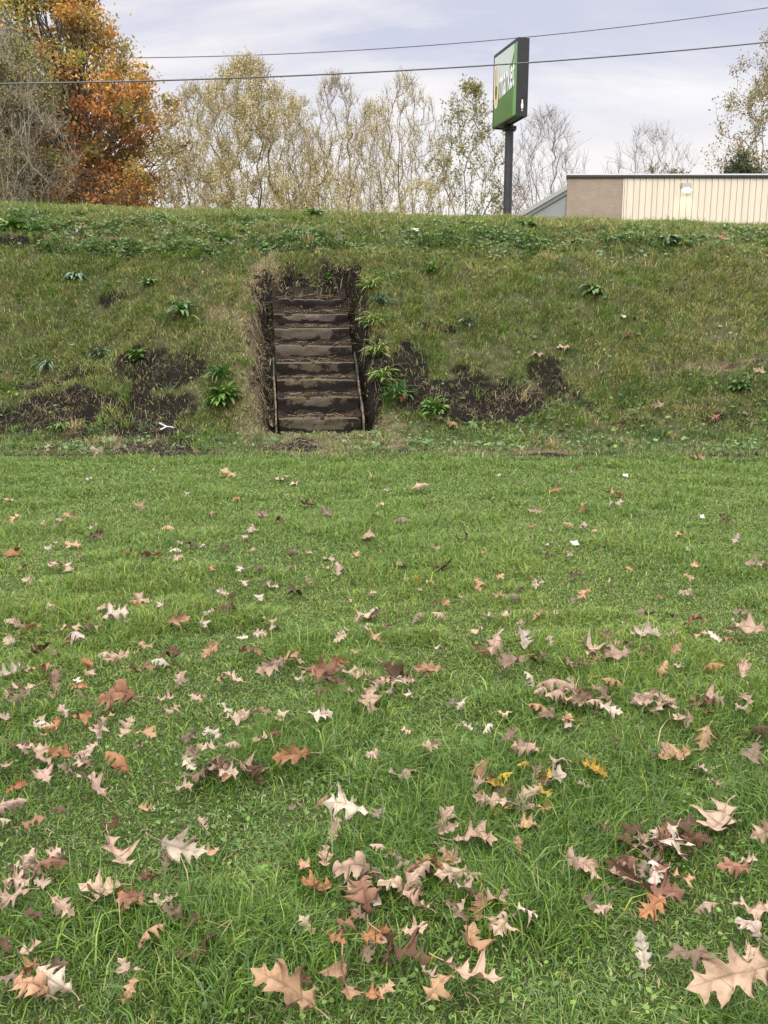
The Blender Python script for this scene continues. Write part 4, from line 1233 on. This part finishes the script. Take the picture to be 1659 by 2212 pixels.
# ------------------------------------------------------------------ the store building behind the bank
YB = 42.0
bl_ = at(1226, 378, YB); bx1 = at(1347, 378, YB)[0]; BX0 = float(bl_[0]); BZT = float(bl_[2])
BZ0 = Hs(BX0, YB) - .1
bld = empty('store_building', (BX0, YB, BZ0))
tag(bld, 'long low store building with a brick end and cream ribbed metal wall', 'building')
HB = BZT - BZ0; BL = 30.0; BD = 6.0; BW = float(bx1 - BX0)
def brick_mat():
    m, t, b = new_mat('tan_brick')
    tcn = nd(t, 'ShaderNodeTexCoord')
    mpn = nd(t, 'ShaderNodeMapping'); mpn.inputs['Rotation'].default_value = (math.pi / 2, 0, 0)
    t.links.new(tcn.outputs['Object'], mpn.inputs[0])
    br = nd(t, 'ShaderNodeTexBrick', in_Scale=1.0)
    br.inputs['Color1'].default_value = (.29, .225, .175, 1); br.inputs['Color2'].default_value = (.33, .26, .205, 1)
    br.inputs['Mortar'].default_value = (.35, .29, .24, 1)
    br.inputs['Brick Width'].default_value = .21; br.inputs['Row Height'].default_value = .075; br.inputs['Mortar Size'].default_value = .008
    t.links.new(mpn.outputs[0], br.inputs[0])
    n = nd(t, 'ShaderNodeTexNoise', in_Scale=1.3, in_Detail=5.0)
    t.links.new(tcn.outputs['Object'], n.inputs['Vector'])
    t.links.new(mixc(t, 1.0, br.outputs[0], ramp(t, n.outputs[0], [(.3, .86), (.7, 1.08)]), 'MULTIPLY'), b.inputs['Base Color'])
    b.inputs['Roughness'].default_value = .9
    return m
M_BRICK = brick_mat()
def splay(bm):
    # the end wall runs back at an angle
    for v in bm.verts:
        if v.co.x < 1 and v.co.y > 1: v.co.x += 1.5

def siding_mat():
    m, t, b = new_mat('cream_metal_siding')
    tcn = nd(t, 'ShaderNodeTexCoord')
    n = nd(t, 'ShaderNodeTexNoise', in_Scale=.8, in_Detail=6.0, in_Roughness=.65)
    mpn = nd(t, 'ShaderNodeMapping'); mpn.inputs['Scale'].default_value = (3, 1, .35)
    t.links.new(tcn.outputs['Object'], mpn.inputs[0]); t.links.new(mpn.outputs[0], n.inputs['Vector'])
    t.links.new(ramp(t, n.outputs[0], [(.3, (.64, .575, .475)), (.7, (.72, .65, .545))]), b.inputs['Base Color'])
    b.inputs['Roughness'].default_value = .45
    return m
M_SIDING = siding_mat()
M_FASCIA = simple_mat('dark_fascia', (.028, .022, .022), .6, 2, .2)
M_FLASH = simple_mat('pale_flashing', (.62, .64, .68), .4)
M_GREYW = simple_mat('grey_render', (.25, .255, .262), .8, 2, .08)
M_GTRIM = simple_mat('grey_trim', (.33, .335, .34), .6)
M_GDARK = simple_mat('grey_trim_dark', (.17, .172, .175), .6)
bm = bmesh.new(); box_bm(bm, 0, BW, 0, BD, 0, HB - .132); splay(bm); bm_obj('brick_wall', bm, M_BRICK, bld)
# ribbed metal wall: raised ribs in irregular pairs
prof_ = []
xw = BW + .003
edges = []
for px in np.concatenate([[1349, 1355, 1369, 1382, 1395, 1409, 1420, 1434, 1446, 1456, 1470, 1484, 1497], np.arange(1510, 1700, 13.6)]):
    edges.append(float(at(px, 420, YB)[0] - BX0))
x_ = edges[-1]
while x_ < BL - 1: x_ += .33; edges.append(x_)
pl = [(xw, -.02)]
for e in edges:
    pl += [(e - .035, -.02), (e - .030, .03), (e - .008, .03), (e - .004, -.035), (e + .05, -.035), (e + .058, -.02)]
pl.append((BL, -.02))
bm = bmesh.new()
vb = [bm.verts.new((a, b_, 0)) for a, b_ in pl]; vt = [bm.verts.new((a, b_, HB - .132)) for a, b_ in pl]
for i in range(len(pl) - 1): bm.faces.new((vb[i], vb[i + 1], vt[i + 1], vt[i]))
bm_obj('metal_siding', bm, M_SIDING, bld)
bm = bmesh.new(); box_bm(bm, BW + .006, BL, .06, BD - .05, 0, HB - .14); bm_obj('rear_wall', bm, M_GREYW, bld)
bm = bmesh.new(); box_bm(bm, -.07, BW, -.07, BD + .05, HB - .13, HB - .01, .008); box_bm(bm, BW + .002, BL, -.10, BD + .05, HB - .13, HB - .025, .008)
splay(bm); bm_obj('fascia', bm, M_FASCIA, bld)
bm = bmesh.new(); box_bm(bm, -.05, BL, -.05, BD, HB - .008, HB + .05); splay(bm); bm_obj('roof', bm, M_FLASH, bld)
# lean-to with a sloping parapet at the left end
lx = float(at(1106, 470, YB)[0] - BX0); lz0 = float(at(1106, 470, YB)[2] - BZ0); lz1 = float(at(1226, 400, YB)[2] - BZ0)
sl = (lz1 - lz0) / (0 - lx)
bm = bmesh.new()
xs0 = -lz1 / sl
pts = [(xs0, 0), (-.003, 0), (-.003, lz1 - .30), (xs0 + .25 / sl, -.05 + 0.0)]
pts = [(xs0 + .35 / sl, 0), (-.003, 0), (-.003, lz1 - .36)]
f = bm.faces.new([bm.verts.new((a, .06, z)) for a, z in pts])
g = bmesh.ops.extrude_face_region(bm, geom=[f]); bmesh.ops.translate(bm, verts=[e for e in g['geom'] if isinstance(e, bmesh.types.BMVert)], vec=(1.2, BD - 2, 0))
bmesh.ops.recalc_face_normals(bm, faces=bm.faces)
lean = bm_obj('lean_to_wall', bm, M_GREYW, bld)
for nm, o0, o1, yf_, mt in (('raking_trim', -.20, .0, -.05, M_GTRIM), ('raking_board', -.40, -.205, -.0, M_GDARK)):
    bm = bmesh.new()
    pts = [(xs0, o0), (-.004, lz1 + o0), (-.004, lz1 + o1), (xs0, o1)]
    f = bm.faces.new([bm.verts.new((a, yf_, z)) for a, z in pts])
    g = bmesh.ops.extrude_face_region(bm, geom=[f]); bmesh.ops.translate(bm, verts=[e for e in g['geom'] if isinstance(e, bmesh.types.BMVert)], vec=(1.2, BD - 2 - yf_, 0))
    bmesh.ops.recalc_face_normals(bm, faces=bm.faces)
    bm_obj(nm, bm, mt, bld)
# the lit wall pack lamp
lp = at(1481, 408, YB); lxx, lzz = float(lp[0] - BX0), float(lp[2] - BZ0)
M_LHOUS = simple_mat('lamp_housing', (.24, .235, .23), .5)
bm = bmesh.new()
vs = [bm.verts.new(q) for q in [(lxx - .26, -.04, lzz + .02), (lxx + .22, -.04, lzz + .02), (lxx + .22, -.26, lzz + .02), (lxx - .26, -.26, lzz + .02),
                                (lxx - .24, -.04, lzz + .24), (lxx + .20, -.04, lzz + .24), (lxx + .18, -.16, lzz + .24), (lxx - .22, -.16, lzz + .24)]]
for f in ((0, 1, 2, 3), (4, 7, 6, 5), (0, 4, 5, 1), (1, 5, 6, 2), (2, 6, 7, 3), (3, 7, 4, 0)): bm.faces.new([vs[i] for i in f])
bmesh.ops.recalc_face_normals(bm, faces=bm.faces)
lamp = bm_obj('wall_lamp', bm, M_LHOUS, bld)
m, t, b = new_mat('lit_lens')
b.inputs['Base Color'].default_value = (.9, .9, .85, 1)
b.inputs['Emission Color'].default_value = (1.0, .93, .78, 1); b.inputs['Emission Strength'].default_value = 2.4
bm = bmesh.new()
r = bmesh.ops.create_uvsphere(bm, u_segments=16, v_segments=10, radius=1)
for v in r['verts']: v.co = Vector((lxx + v.co.x * .21, -.17 + v.co.y * .12, lzz - .08 + v.co.z * .11))
bm_obj('lens', bm, m, lamp, True)
ld = bpy.data.lights.new('lamp_glow', 'SPOT'); ld.energy = 11; ld.color = (1.0, .80, .40); ld.shadow_soft_size = .1; ld.spot_size = math.radians(120); ld.spot_blend = .8
lo_ = bpy.data.objects.new('lamp_glow', ld); COL.objects.link(lo_)
lo_.location = (BX0 + lxx, YB - .33, BZ0 + lzz - .26); lo_.rotation_euler = (math.radians(22), 0, 0)

# ------------------------------------------------------------------ trees
def leaf_quads(P, size, col, up=.3):
    n = len(P)
    d1 = RNG.normal(0, 1, (n, 3)); d1 /= np.linalg.norm(d1, axis=1, keepdims=True)
    d2 = RNG.normal(0, 1, (n, 3)); d2 -= d1 * (d1 * d2).sum(1, keepdims=True); d2 /= np.linalg.norm(d2, axis=1, keepdims=True)
    s = size[:, None]
    V = np.stack([P - d1 * s, P + d2 * s * .55 + d1 * s * .1, P + d1 * s, P - d2 * s * .55 + d1 * s * .1], 1)
    F = (np.arange(n) * 4)[:, None] + np.array([[0, 1, 2, 3]])
    return V.reshape(-1, 3), F, np.repeat(col, 4, 0)

def grow(segs, tips, p, d, L, r, lev, cfg, rng):
    ns = cfg['ns'][lev]
    q = p.copy(); dd = d.copy(); rr = r
    for i in range(ns):
        dd = dd + rng.normal(0, cfg['wob'], 3) + np.array([0, 0, cfg['up'][lev]])
        dd /= np.linalg.norm(dd)
        q2 = q + dd * L / ns
        r2 = r * (1 - (i + 1) / ns * cfg['taper'])
        segs.append((q, q2, rr, r2))
        if lev >= cfg['leaf_lev']: tips.append((q, q2))
        if lev < cfg['max']:
            if (i + 1) / ns > cfg['first'][lev]:
                nb = cfg['nb'][lev]
                nb = int(nb) + (rng.random() < nb % 1)
                for _ in range(nb):
                    a = rng.uniform(0, 6.283)
                    e1 = np.cross(dd, [.3, .5, .8]); e1 /= np.linalg.norm(e1); e2 = np.cross(dd, e1)
                    sp_ = cfg['ang'][lev] * rng.uniform(.7, 1.3)
                    cd = dd * math.cos(sp_) + (e1 * math.cos(a) + e2 * math.sin(a)) * math.sin(sp_)
                    f = rng.random()
                    pos = q + (q2 - q) * f
                    grow(segs, tips, pos, cd, L * cfg['len'][lev] * rng.uniform(.6, 1.15) * (1 - .45 * (i / ns)), max(cfg['rmin'], rr * .55), lev + 1, cfg, rng)
        q, rr = q2, r2

def tree(name, u, Y, vtop, halfw, label, cfg, seed, stems=1, fan=.0, leaves=0, lsize=.06, pal=None, palw=None, leafz=(0, 1), bark=None, group=None, lowbias=0, leafr=.12, cat='tree', r0=None):
    x = float(at(u, 400, Y)[0]); z0 = Hs(x, Y)
    h = float(at(u, vtop, Y)[2]) - z0
    hw = halfw / FOC * Y * 1.03
    rng = np.random.default_rng(seed)
    segs, tips = [], []
    for s in range(stems):
        a = 6.283 * (s + rng.random() * .6) / stems
        f = fan * (rng.uniform(.25, 1.0) if s else .1)
        d = np.array([math.cos(a) * math.sin(f), math.sin(a) * math.sin(f), math.cos(f)])
        grow(segs, tips, np.array([math.cos(a) * .1 * (stems > 1), math.sin(a) * .1 * (stems > 1), 0.0]), d, h * cfg['trunk'] * rng.uniform(.85, 1.05), (r0 or h * .013) * (.8 if stems > 1 else 1.5), 0, cfg, rng)
    P0 = np.array([s[0] for s in segs]); P1 = np.array([s[1] for s in segs]); R0 = np.array([s[2] for s in segs]); R1 = np.array([s[3] for s in segs])
    # fit to the measured height and spread
    allp = np.concatenate([P0, P1])
    ztop = np.percentile(allp[:, 2], 99.7); ext = np.percentile(np.abs(allp[:, 0] - allp[:, 0].mean()), 98)
    kz = h / ztop; kx = hw / max(ext, .01); kx = min(max(kx, kz * .45), kz * 1.8)
    scl = np.array([kx, kx, kz])
    cx = np.array([np.median(allp[:, 0]) * .5, 0, 0])
    P0 = (P0 - cx * [1, 0, 0] * np.clip(P0[:, 2:3] / ztop, 0, 1)) * scl; P1 = (P1 - cx * [1, 0, 0] * np.clip(P1[:, 2:3] / ztop, 0, 1)) * scl
    root = empty(name, (x, Y, z0))
    tag(root, label, cat, group)
    thick = R0 > .02
    V, F = tubes(P0[thick], P1[thick], R0[thick], R1[thick], 5)
    link('trunk', np_mesh('trunk', V, F, smooth=True), bark or M_BARK, root)
    th = ~thick
    if th.any():
        V, F = tubes(P0[th], P1[th], np.maximum(R0[th], cfg['rmin']), np.maximum(R1[th], cfg['rmin'] * .8), 3)
        link('branches', np_mesh('branches', V, F), cfg.get('twigm') or M_TWIG, root)
    if leaves:
        T0 = (np.array([t_[0] for t_ in tips])); T1 = (np.array([t_[1] for t_ in tips]))
        T0 = (T0 - cx * np.clip(T0[:, 2:3] / ztop, 0, 1)) * scl; T1 = (T1 - cx * np.clip(T1[:, 2:3] / ztop, 0, 1)) * scl
        zr = T1[:, 2] / h
        wgt = np.clip(sst(leafz[0], leafz[0] + .15, zr) * (1 - sst(leafz[1] - .25, leafz[1], zr)), .02, 1) * (1 - lowbias * zr).clip(.05, 1)
        wgt = wgt * (.25 + 1.5 * vn(T1[:, 0] + seed, T1[:, 2], .9, seed % 12) ** 2)
        k = RNG.choice(len(T0), leaves, p=wgt / wgt.sum())
        f = RNG.random((leaves, 1))
        P = T0[k] + (T1[k] - T0[k]) * f + RNG.normal(0, leafr, (leaves, 3))
        col = pick(leaves, pal, palw)
        V, F, C = leaf_quads(P, lsize * RNG.uniform(.6, 1.25, leaves), col)
        link('crown', np_mesh('crown', V, F, C), M_LEAFY, root)
    return root


def prof_of(pts):
    a = np.array(pts, float)
    return lambda z: np.interp(z, a[:, 0], a[:, 1])
ROUND = prof_of([(0, .06), (.12, .45), (.3, .85), (.5, 1.0), (.68, .92), (.82, .68), (.92, .42), (1, .08)])
SPREAD = prof_of([(0, .05), (.2, .35), (.45, .8), (.65, 1.0), (.8, .85), (.92, .5), (1, .08)])
LOWB = prof_of([(0, .5), (.3, 1.0), (.7, .9), (.9, .5), (1, .1)])

def vtree(name, u, Y, vtop, halfw, label, seed, prof=ROUND, stems=6, targets=220, twigs=3, twl=.6, upw=.8, leaves=5000, lsize=.043, pal=None, palw=None, leafz=(-.2, 1.3), low=0.0, rt=.0058,
          bark=None, twigm=None, group=None, cat='tree', leafr=.10, clump=1.0):
    """a tree grown towards points inside its outline, each new branch leaving from the nearest older wood"""
    rng = np.random.default_rng(seed)
    x = float(at(u, 400, Y)[0]); z0 = Hs(x, Y)
    h = float(at(u, vtop, Y)[2]) - z0
    hw = halfw / FOC * Y * 1.02
    N = [np.zeros(3)]; PA = [-1]
    def chain(i0, pts):
        i = i0
        for q in pts:
            N.append(np.array(q)); PA.append(i); i = len(N) - 1
        return i
    lean = rng.normal(0, .05, 2) * h
    for s in range(stems):
        a = 6.283 * (s + rng.uniform(-.3, .3)) / stems
        zt = h * rng.uniform(.5, .82); R = hw * prof(zt / h) * rng.uniform(.35, .85)
        pts = []
        for k in range(1, 8):
            t_ = k / 7
            rr = R * t_ ** 1.1
            pts.append(np.array([math.cos(a) * rr + lean[0] * t_, math.sin(a) * rr + lean[1] * t_, zt * t_ ** .9]) + rng.normal(0, .010 * h, 3) * (.3 + t_) * [1, 1, .4])
        chain(0, pts)
    T = []
    while len(T) < targets:
        z = h * rng.uniform(.10, .985) ** .9
        R = hw * prof(z / h)
        a = rng.uniform(0, 6.283); q = rng.uniform(.08, 1) ** .55
        T.append([math.cos(a) * R * q, math.sin(a) * R * q, z])
    T = np.array(T); T = T[np.argsort(T[:, 2] + .6 * np.hypot(T[:, 0], T[:, 1]))]
    ends = []
    for t_ in T:
        A = np.array(N)
        d = t_ - A; L = np.linalg.norm(d, axis=1)
        up_ = d[:, 2] / np.maximum(L, 1e-6)
        cost = L * (1.9 - .9 * up_) + (up_ < .1) * 3
        cost[0] += 2.5
        i = int(np.argmin(cost))
        p0 = A[i]; Lm = L[i]; nseg = max(2, min(5, int(Lm / .45)))
        pts = []
        for k in range(1, nseg + 1):
            f = k / nseg
            b_ = -.10 * Lm * math.sin(math.pi * f) * upw
            pts.append(p0 + (t_ - p0) * f + np.array([0, 0, b_]) + rng.normal(0, .030 * Lm, 3) * (k < nseg))
        ends.append((chain(i, pts), p0))
    nb_ = len(N)
    cnt = np.ones(nb_)
    for i in range(nb_ - 1, 0, -1): cnt[PA[i]] += cnt[i]
    A = np.array(N); P_ = np.array(PA[1:])
    rad = np.maximum(rt * np.sqrt(cnt) * .55, .006)
    P0, P1 = A[P_], A[1:]
    R0, R1 = np.minimum(rad[P_], rad[1:] * 1.25), rad[1:]
    twp0, twp1 = [], []
    for (i, p0) in ends:
        e = A[i]; bd = e - A[PA[i]]; bd /= max(np.linalg.norm(bd), 1e-6)
        for k in range(twigs):
            d = bd + rng.normal(0, .55, 3) + np.array([0, 0, upw]); d /= np.linalg.norm(d)
            L = twl * rng.uniform(.4, 1.1)
            s = A[PA[i]] + (e - A[PA[i]]) * rng.random() if k else e
            m_ = s + d * L * .5
            d2 = d + rng.normal(0, .25, 3) + np.array([0, 0, .25 * upw]); d2 /= np.linalg.norm(d2)
            e2 = m_ + d2 * L * .5
            twp0 += [s, m_]; twp1 += [m_, e2]
    root = empty(name, (x, Y, z0)); tag(root, label, cat, group)
    V, F = tubes(P0, P1, R0, R1, 5)
    twp0, twp1 = np.array(twp0), np.array(twp1)
    if cat == 'shrub' and leaves > 1000:
        V2, F2 = tubes(twp0, twp1, np.full(len(twp0), .0062), np.full(len(twp0), .005), 5)
        link('stems', np_mesh('stems', np.concatenate([V, V2]), np.concatenate([F, F2 + len(V)]), smooth=True), bark or M_BARK, root)
    else:
        link('trunk', np_mesh('trunk', V, F, smooth=True), bark or M_BARK, root)
    V, F = tubes(twp0, twp1, np.full(len(twp0), .0062), np.full(len(twp0), .005), 3)
    if not (cat == 'shrub' and leaves > 1000): link('branches', np_mesh('branches', V, F), twigm or M_TWIG, root)
    if leaves:
        thin = cnt[1:] < 4
        S0 = np.concatenate([twp0, P0[thin]]); S1 = np.concatenate([twp1, P1[thin]])
        zr = S1[:, 2] / h
        wgt = np.clip(sst(leafz[0], leafz[0] + .2, zr) * (1 - sst(leafz[1] - .3, leafz[1], zr)), .02, 1) * np.clip(1 - low * (zr - .35) * 1.55, .06, 1)
        wgt = wgt * (.15 + vn(S1[:, 0] + seed * 3, S1[:, 2], .8, seed % 12) ** 2 * 2 * clump) * np.linalg.norm(S1 - S0, axis=1)
        k = RNG.choice(len(S0), leaves, p=wgt / wgt.sum())
        P = S0[k] + (S1[k] - S0[k]) * RNG.random((leaves, 1)) + RNG.normal(0, leafr, (leaves, 3))
        P[:, 2] = np.maximum(P[:, 2], .03)
        V, F, C = leaf_quads(P, lsize * RNG.uniform(.6, 1.3, leaves), pick(leaves, pal, palw))
        link('crown', np_mesh('crown', V, F, C), M_LEAFY, root)
    return root
M_GTWIG = simple_mat('grey_twig', (.17, .14, .125), .9)
M_PTWIG = simple_mat('pale_twig', (.34, .285, .245), .9)
PPAL = [(.52, .43, .20), (.44, .38, .18), (.62, .53, .30), (.32, .29, .14), (.46, .36, .20)]
PW = [1, 1, .8, .6, .5]
G = 'loose autumn trees along the top of the bank'
vtree('pear_tree', 425, 44, 188, 92, 'tan leafed bushy tree right beside the orange oak', 21, targets=325, twigs=6, leaves=16900, pal=PPAL, palw=PW, low=.55, group=G)
vtree('pear_tree', 540, 41, 130, 140, 'tallest and densest of the loose tan trees left of the sign', 22, stems=8, targets=620, twigs=6, leaves=46000, pal=PPAL, palw=PW, low=.75, group=G)
vtree('pear_tree', 645, 46, 205, 75, 'narrow tan tree filling the gap right of the densest loose tree', 23, targets=250, twigs=6, leaves=11700, pal=PPAL, palw=PW, low=.7, group=G)
vtree('pear_tree', 728, 43, 163, 92, 'open airy tree with upright twigs left of the middle of the photo', 24, targets=287, twigs=6, leaves=8060, pal=PPAL, palw=PW, low=.75, upw=1.0, group=G)
vtree('pear_tree', 870, 43, 164, 100, 'open airy tree with upright twigs in front of the pinkish cloud', 25, targets=300, twigs=6, leaves=8840, pal=PPAL, palw=PW, low=.7, upw=1.0, group=G)
vtree('pear_tree', 800, 48, 225, 75, 'lower airy tree standing between the two open upright trees', 26, targets=212, twigs=6, leaves=6760, pal=PPAL, palw=PW, low=.7, group=G)
vtree('pear_tree', 1010, 42, 186, 95, 'sparse tree with greenish top leaves just left of the sign', 27, targets=250, twigs=6, leaves=5460, lsize=.06, pal=[(.26, .25, .09), (.20, .21, .07), (.38, .32, .14), (.15, .15, .06)], palw=[1, 1, .8, .6], group=G, clump=1.6)
vtree('tan_shrub', 690, 39, 372, 130, 'low tan leaved thicket along the crest behind the steps', 28, LOWB, 8, 160, 3, .5, leaves=7500, pal=PPAL, palw=PW, cat='shrub')
vtree('tan_shrub', 900, 39, 390, 110, 'low tan leaved thicket along the crest at the middle of the photo', 29, LOWB, 8, 130, 3, .5, leaves=4500, pal=PPAL, palw=PW, cat='shrub')
vtree('bare_tree', 1175, 50, 246, 92, 'bare grey tree with fine twigs right behind the sign pole', 31, SPREAD, 6, 330, 5, .9, .5, leaves=500, pal=[(.25, .18, .1)], palw=[1], twigm=M_GTWIG)
vtree('bare_shrub', 1120, 46, 385, 50, 'low brown shrub at the foot of the sign pole', 33, LOWB, 6, 110, 4, .5, .5, leaves=1500, pal=[(.16, .11, .075), (.24, .16, .10)], palw=[1, 1], cat='shrub')
vtree('bare_tree', 1398, 62, 276, 108, 'bare spreading tree behind the middle of the store roof', 34, SPREAD, 5, 330, 5, 1.0, .45, leaves=300, pal=[(.14, .11, .075)], palw=[1], twigm=M_GTWIG)
vtree('brown_shrub', 1425, 58, 350, 90, 'brownish leafy shrub just above the store roof under the bare tree', 35, LOWB, 7, 220, 4, .6, leaves=9000, lsize=.07, pal=[(.16, .135, .085), (.22, .17, .10), (.12, .11, .07)], palw=[1, 1, 1], cat='shrub')
vtree('brown_leaved_tree', 1690, 53, 35, 176, 'half bare tree with brown and olive leaves at the right edge', 41, prof_of([(0, .04), (.25, .2), (.4, .7), (.52, 1.0), (.65, .95), (.8, .66), (.93, .45), (1, .1)]), 4, 420, 3, .7, .35, leaves=15000, lsize=.075, pal=[(.27, .21, .10), (.19, .17, .07), (.38, .28, .15), (.13, .12, .06)], palw=[1, 1, .7, .7], leafr=.16, clump=1.5)
vtree('evergreen_shrub', 1597, 50, 340, 66, 'dark evergreen bush poking above the store roof at right', 42, LOWB, 8, 260, 3, .4, leaves=16000, lsize=.075, pal=[(.05, .07, .03), (.07, .085, .035), (.10, .10, .05)], palw=[1, 1, .5], cat='shrub', leafr=.16)

# the big autumn oak: limbs reaching to separate leaf clumps inside its outline
def oak(name, u0, Y, label, edge, left, pal_fn, seed, nclump, per, lsize, holes, cr=.62, cat='tree', trunk_r=.38, zmin=.12):
    rng = np.random.default_rng(seed)
    x0 = float(at(u0, 400, Y)[0]); z0 = Hs(x0, Y)
    ev = np.array([e[0] for e in edge], float); eu = np.array([e[1] for e in edge], float)
    zz = np.array([float(at(u0, v, Y)[2]) - z0 for v in ev]); rr = np.array([float(at(u, 300, Y)[0]) - x0 for u in eu])
    o_ = np.argsort(zz); zz, rr = zz[o_], rr[o_]
    lz = np.array([float(at(u0, e[0], Y)[2]) - z0 for e in left]); lr = np.array([x0 - float(at(e[1], 300, Y)[0]) for e in left])
    o_ = np.argsort(lz); lz, lr = lz[o_], lr[o_]
    hol = [(float(at(a, b_, Y)[0]) - x0, float(at(a, b_, Y)[2]) - z0, c_ / FOC * Y) for a, b_, c_ in holes]
    C = []
    tries = 0
    while len(C) < nclump and tries < 80000:
        tries += 1
        z = rng.uniform(zmin, zz.max())
        a = rng.uniform(0, 6.283)
        R = np.interp(z, zz, rr) if math.cos(a) > 0 else np.interp(z, lz, lr)
        Rm = .5 * (np.interp(z, zz, rr) + np.interp(z, lz, lr))
        q = rng.uniform(.15, 1) ** .5
        p = np.array([math.cos(a) * R * q, math.sin(a) * Rm * q * .85, z])
        if R < .3: continue
        if any((p[0] - hx) ** 2 + (p[2] - hz) ** 2 < (hr + cr * .55) ** 2 for hx, hz, hr in hol): continue
        C.append(p)
    C = np.array(C)
    ztop = zz.max()
    P0, P1, R0, R1 = [], [], [], []
    lead = [np.array([0.05 * math.sin(i * 1.3), .05 * math.cos(i * 2.1), ztop * .93 * i / 9]) for i in range(10)]
    for i in range(9):
        P0.append(lead[i]); P1.append(lead[i + 1]); R0.append(trunk_r * (1 - i / 9.5)); R1.append(trunk_r * (1 - (i + 1) / 9.5))
    for c in C:
        zb = max(.5, c[2] * rng.uniform(.45, .8) - .3)
        s = np.array([0, 0, zb]); prev = s
        dist = np.linalg.norm(c - s); r_ = .022 + .010 * dist
        for k in range(1, 6):
            tt = k / 5
            q = s + (c - s) * tt + np.array([0, 0, -.05 * dist * math.sin(math.pi * tt)]) + rng.normal(0, .035 * dist, 3) * (k < 5)
            P0.append(prev); P1.append(q); R0.append(r_ * (1 - .8 * (k - 1) / 5)); R1.append(r_ * (1 - .8 * k / 5)); prev = q
        for k in range(4):
            e = c + rng.normal(0, cr * .6, 3)
            P0.append(c); P1.append(e); R0.append(.014); R1.append(.006)
    root = empty(name, (x0, Y, z0)); tag(root, label, cat)
    V, F = tubes(np.array(P0), np.array(P1), np.array(R0), np.array(R1), 5)
    link('trunk', np_mesh('trunk', V, F, smooth=True), M_BARK, root)
    n = len(C) * per
    k = np.repeat(np.arange(len(C)), per)
    sc_ = rng.uniform(.6, 1.25, len(C))[k][:, None]
    P = C[k] + RNG.normal(0, 1, (n, 3)) * np.array([cr, cr, cr * .72]) * sc_ * .62
    ct = pal_fn(C, rng)
    col = ct[k] * RNG.uniform(.6, 1.4, (n, 1)) * RNG.uniform(.9, 1.1, (n, 3))
    ok = P[:, 2] > 0
    V, F, Cc = leaf_quads(P[ok], lsize * RNG.uniform(.6, 1.25, ok.sum()), col[ok])
    link('crown', np_mesh('crown', V, F, Cc), M_LEAFY, root)
    return root
def oak_pal(C, rng):
    n = len(C)
    P = np.array([(.45, .20, .052), (.46, .26, .06), (.36, .15, .05), (.38, .28, .08), (.26, .115, .05)])
    hi_ = sst(6.5, 9.5, C[:, 2] + .0)
    w = np.stack([1.2 + 0 * hi_, 1.1 + .9 * hi_, .4 * (1 - hi_) + .15, .8 + .5 * hi_, .3 * (1 - hi_) + .1], 1)
    P = np.concatenate([P, [(.20, .20, .06), (.30, .27, .07)]])
    lf = sst(.5, -2.0, C[:, 0]) if False else 1 - sst(-2.5, .3, C[:, 0])
    w = np.concatenate([w, np.stack([.25 + 2.2 * lf, .35 + 1.6 * lf], 1)], 1)
    return pick(n, P, w)
oak('orange_oak', 175, 46, 'large orange and gold autumn oak at the left',
    [(-60, 190), (-20, 205), (0, 185), (30, 205), (60, 252), (100, 290), (150, 318), (200, 372), (250, 402), (300, 402), (340, 388), (380, 358), (410, 345), (470, 332)],
    [(-60, 110), (0, 20), (60, -60), (150, -120), (300, -150), (470, -120)], oak_pal, 3, 560, 120, .095,
    [(178, 254, 16), (160, 308, 15), (170, 107, 14), (232, 90, 10), (257, 128, 8), (215, 425, 12)])
def green_pal(C, rng):
    return pick(len(C), np.array([(.20, .21, .07), (.26, .25, .10), (.30, .22, .12), (.18, .18, .085), (.34, .30, .11)]), [1, 1, .6, .7, .5])
oak('olive_tree', 60, 40, 'olive green leafed tree standing in front of the left of the orange oak',
    [(70, 60), (110, 95), (160, 120), (220, 138), (280, 150), (330, 145), (370, 130), (430, 120), (480, 110)],
    [(70, 40), (110, 0), (160, -30), (250, -60), (480, -60)], green_pal, 8, 210, 80, .07, [(100, 300, 10), (40, 330, 10)], .6, trunk_r=.14)
def rust_pal(C, rng):
    return pick(len(C), np.array([(.36, .17, .055), (.26, .13, .05), (.44, .25, .07), (.18, .095, .045)]), [1, 1, .6, .8])
oak('rust_shrub', 175, 40, 'rust brown undergrowth shrub at the foot of the orange oak',
    [(372, 200), (385, 250), (410, 270), (440, 275), (480, 275)], [(372, 150), (385, 110), (410, 80), (480, 70)], rust_pal, 9, 70, 90, .07, [], .45, cat='shrub', trunk_r=.06)
oak('orange_sapling', 290, 41, 'small bright orange oak sapling low in front of the large oak',
    [(362, 292), (385, 318), (415, 328), (450, 322), (480, 320)], [(362, 280), (385, 262), (415, 250), (480, 245)], oak_pal, 10, 60, 90, .07, [], .4, cat='tree', trunk_r=.06)
THP = [(.27, .21, .15), (.22, .20, .10), (.33, .26, .19), (.18, .17, .08)]
vtree('bare_thicket', 8, 38, 48, 100, 'pale stemmed bare thicket rising at the left edge before the oak', 51, SPREAD, 8, 230, 4, .8, .7, leaves=5000, lsize=.045, pal=THP, palw=[1, 1, .8, .8], bark=M_PALEBARK, twigm=M_PTWIG, cat='shrub')
vtree('bare_thicket', 85, 38.5, 215, 80, 'smaller pale stemmed bush in front of the olive tree', 52, SPREAD, 6, 120, 4, .8, .4, leaves=1600, lsize=.045, pal=THP, palw=[1, 1, .8, .8], bark=M_PALEBARK, twigm=M_PTWIG, cat='shrub')
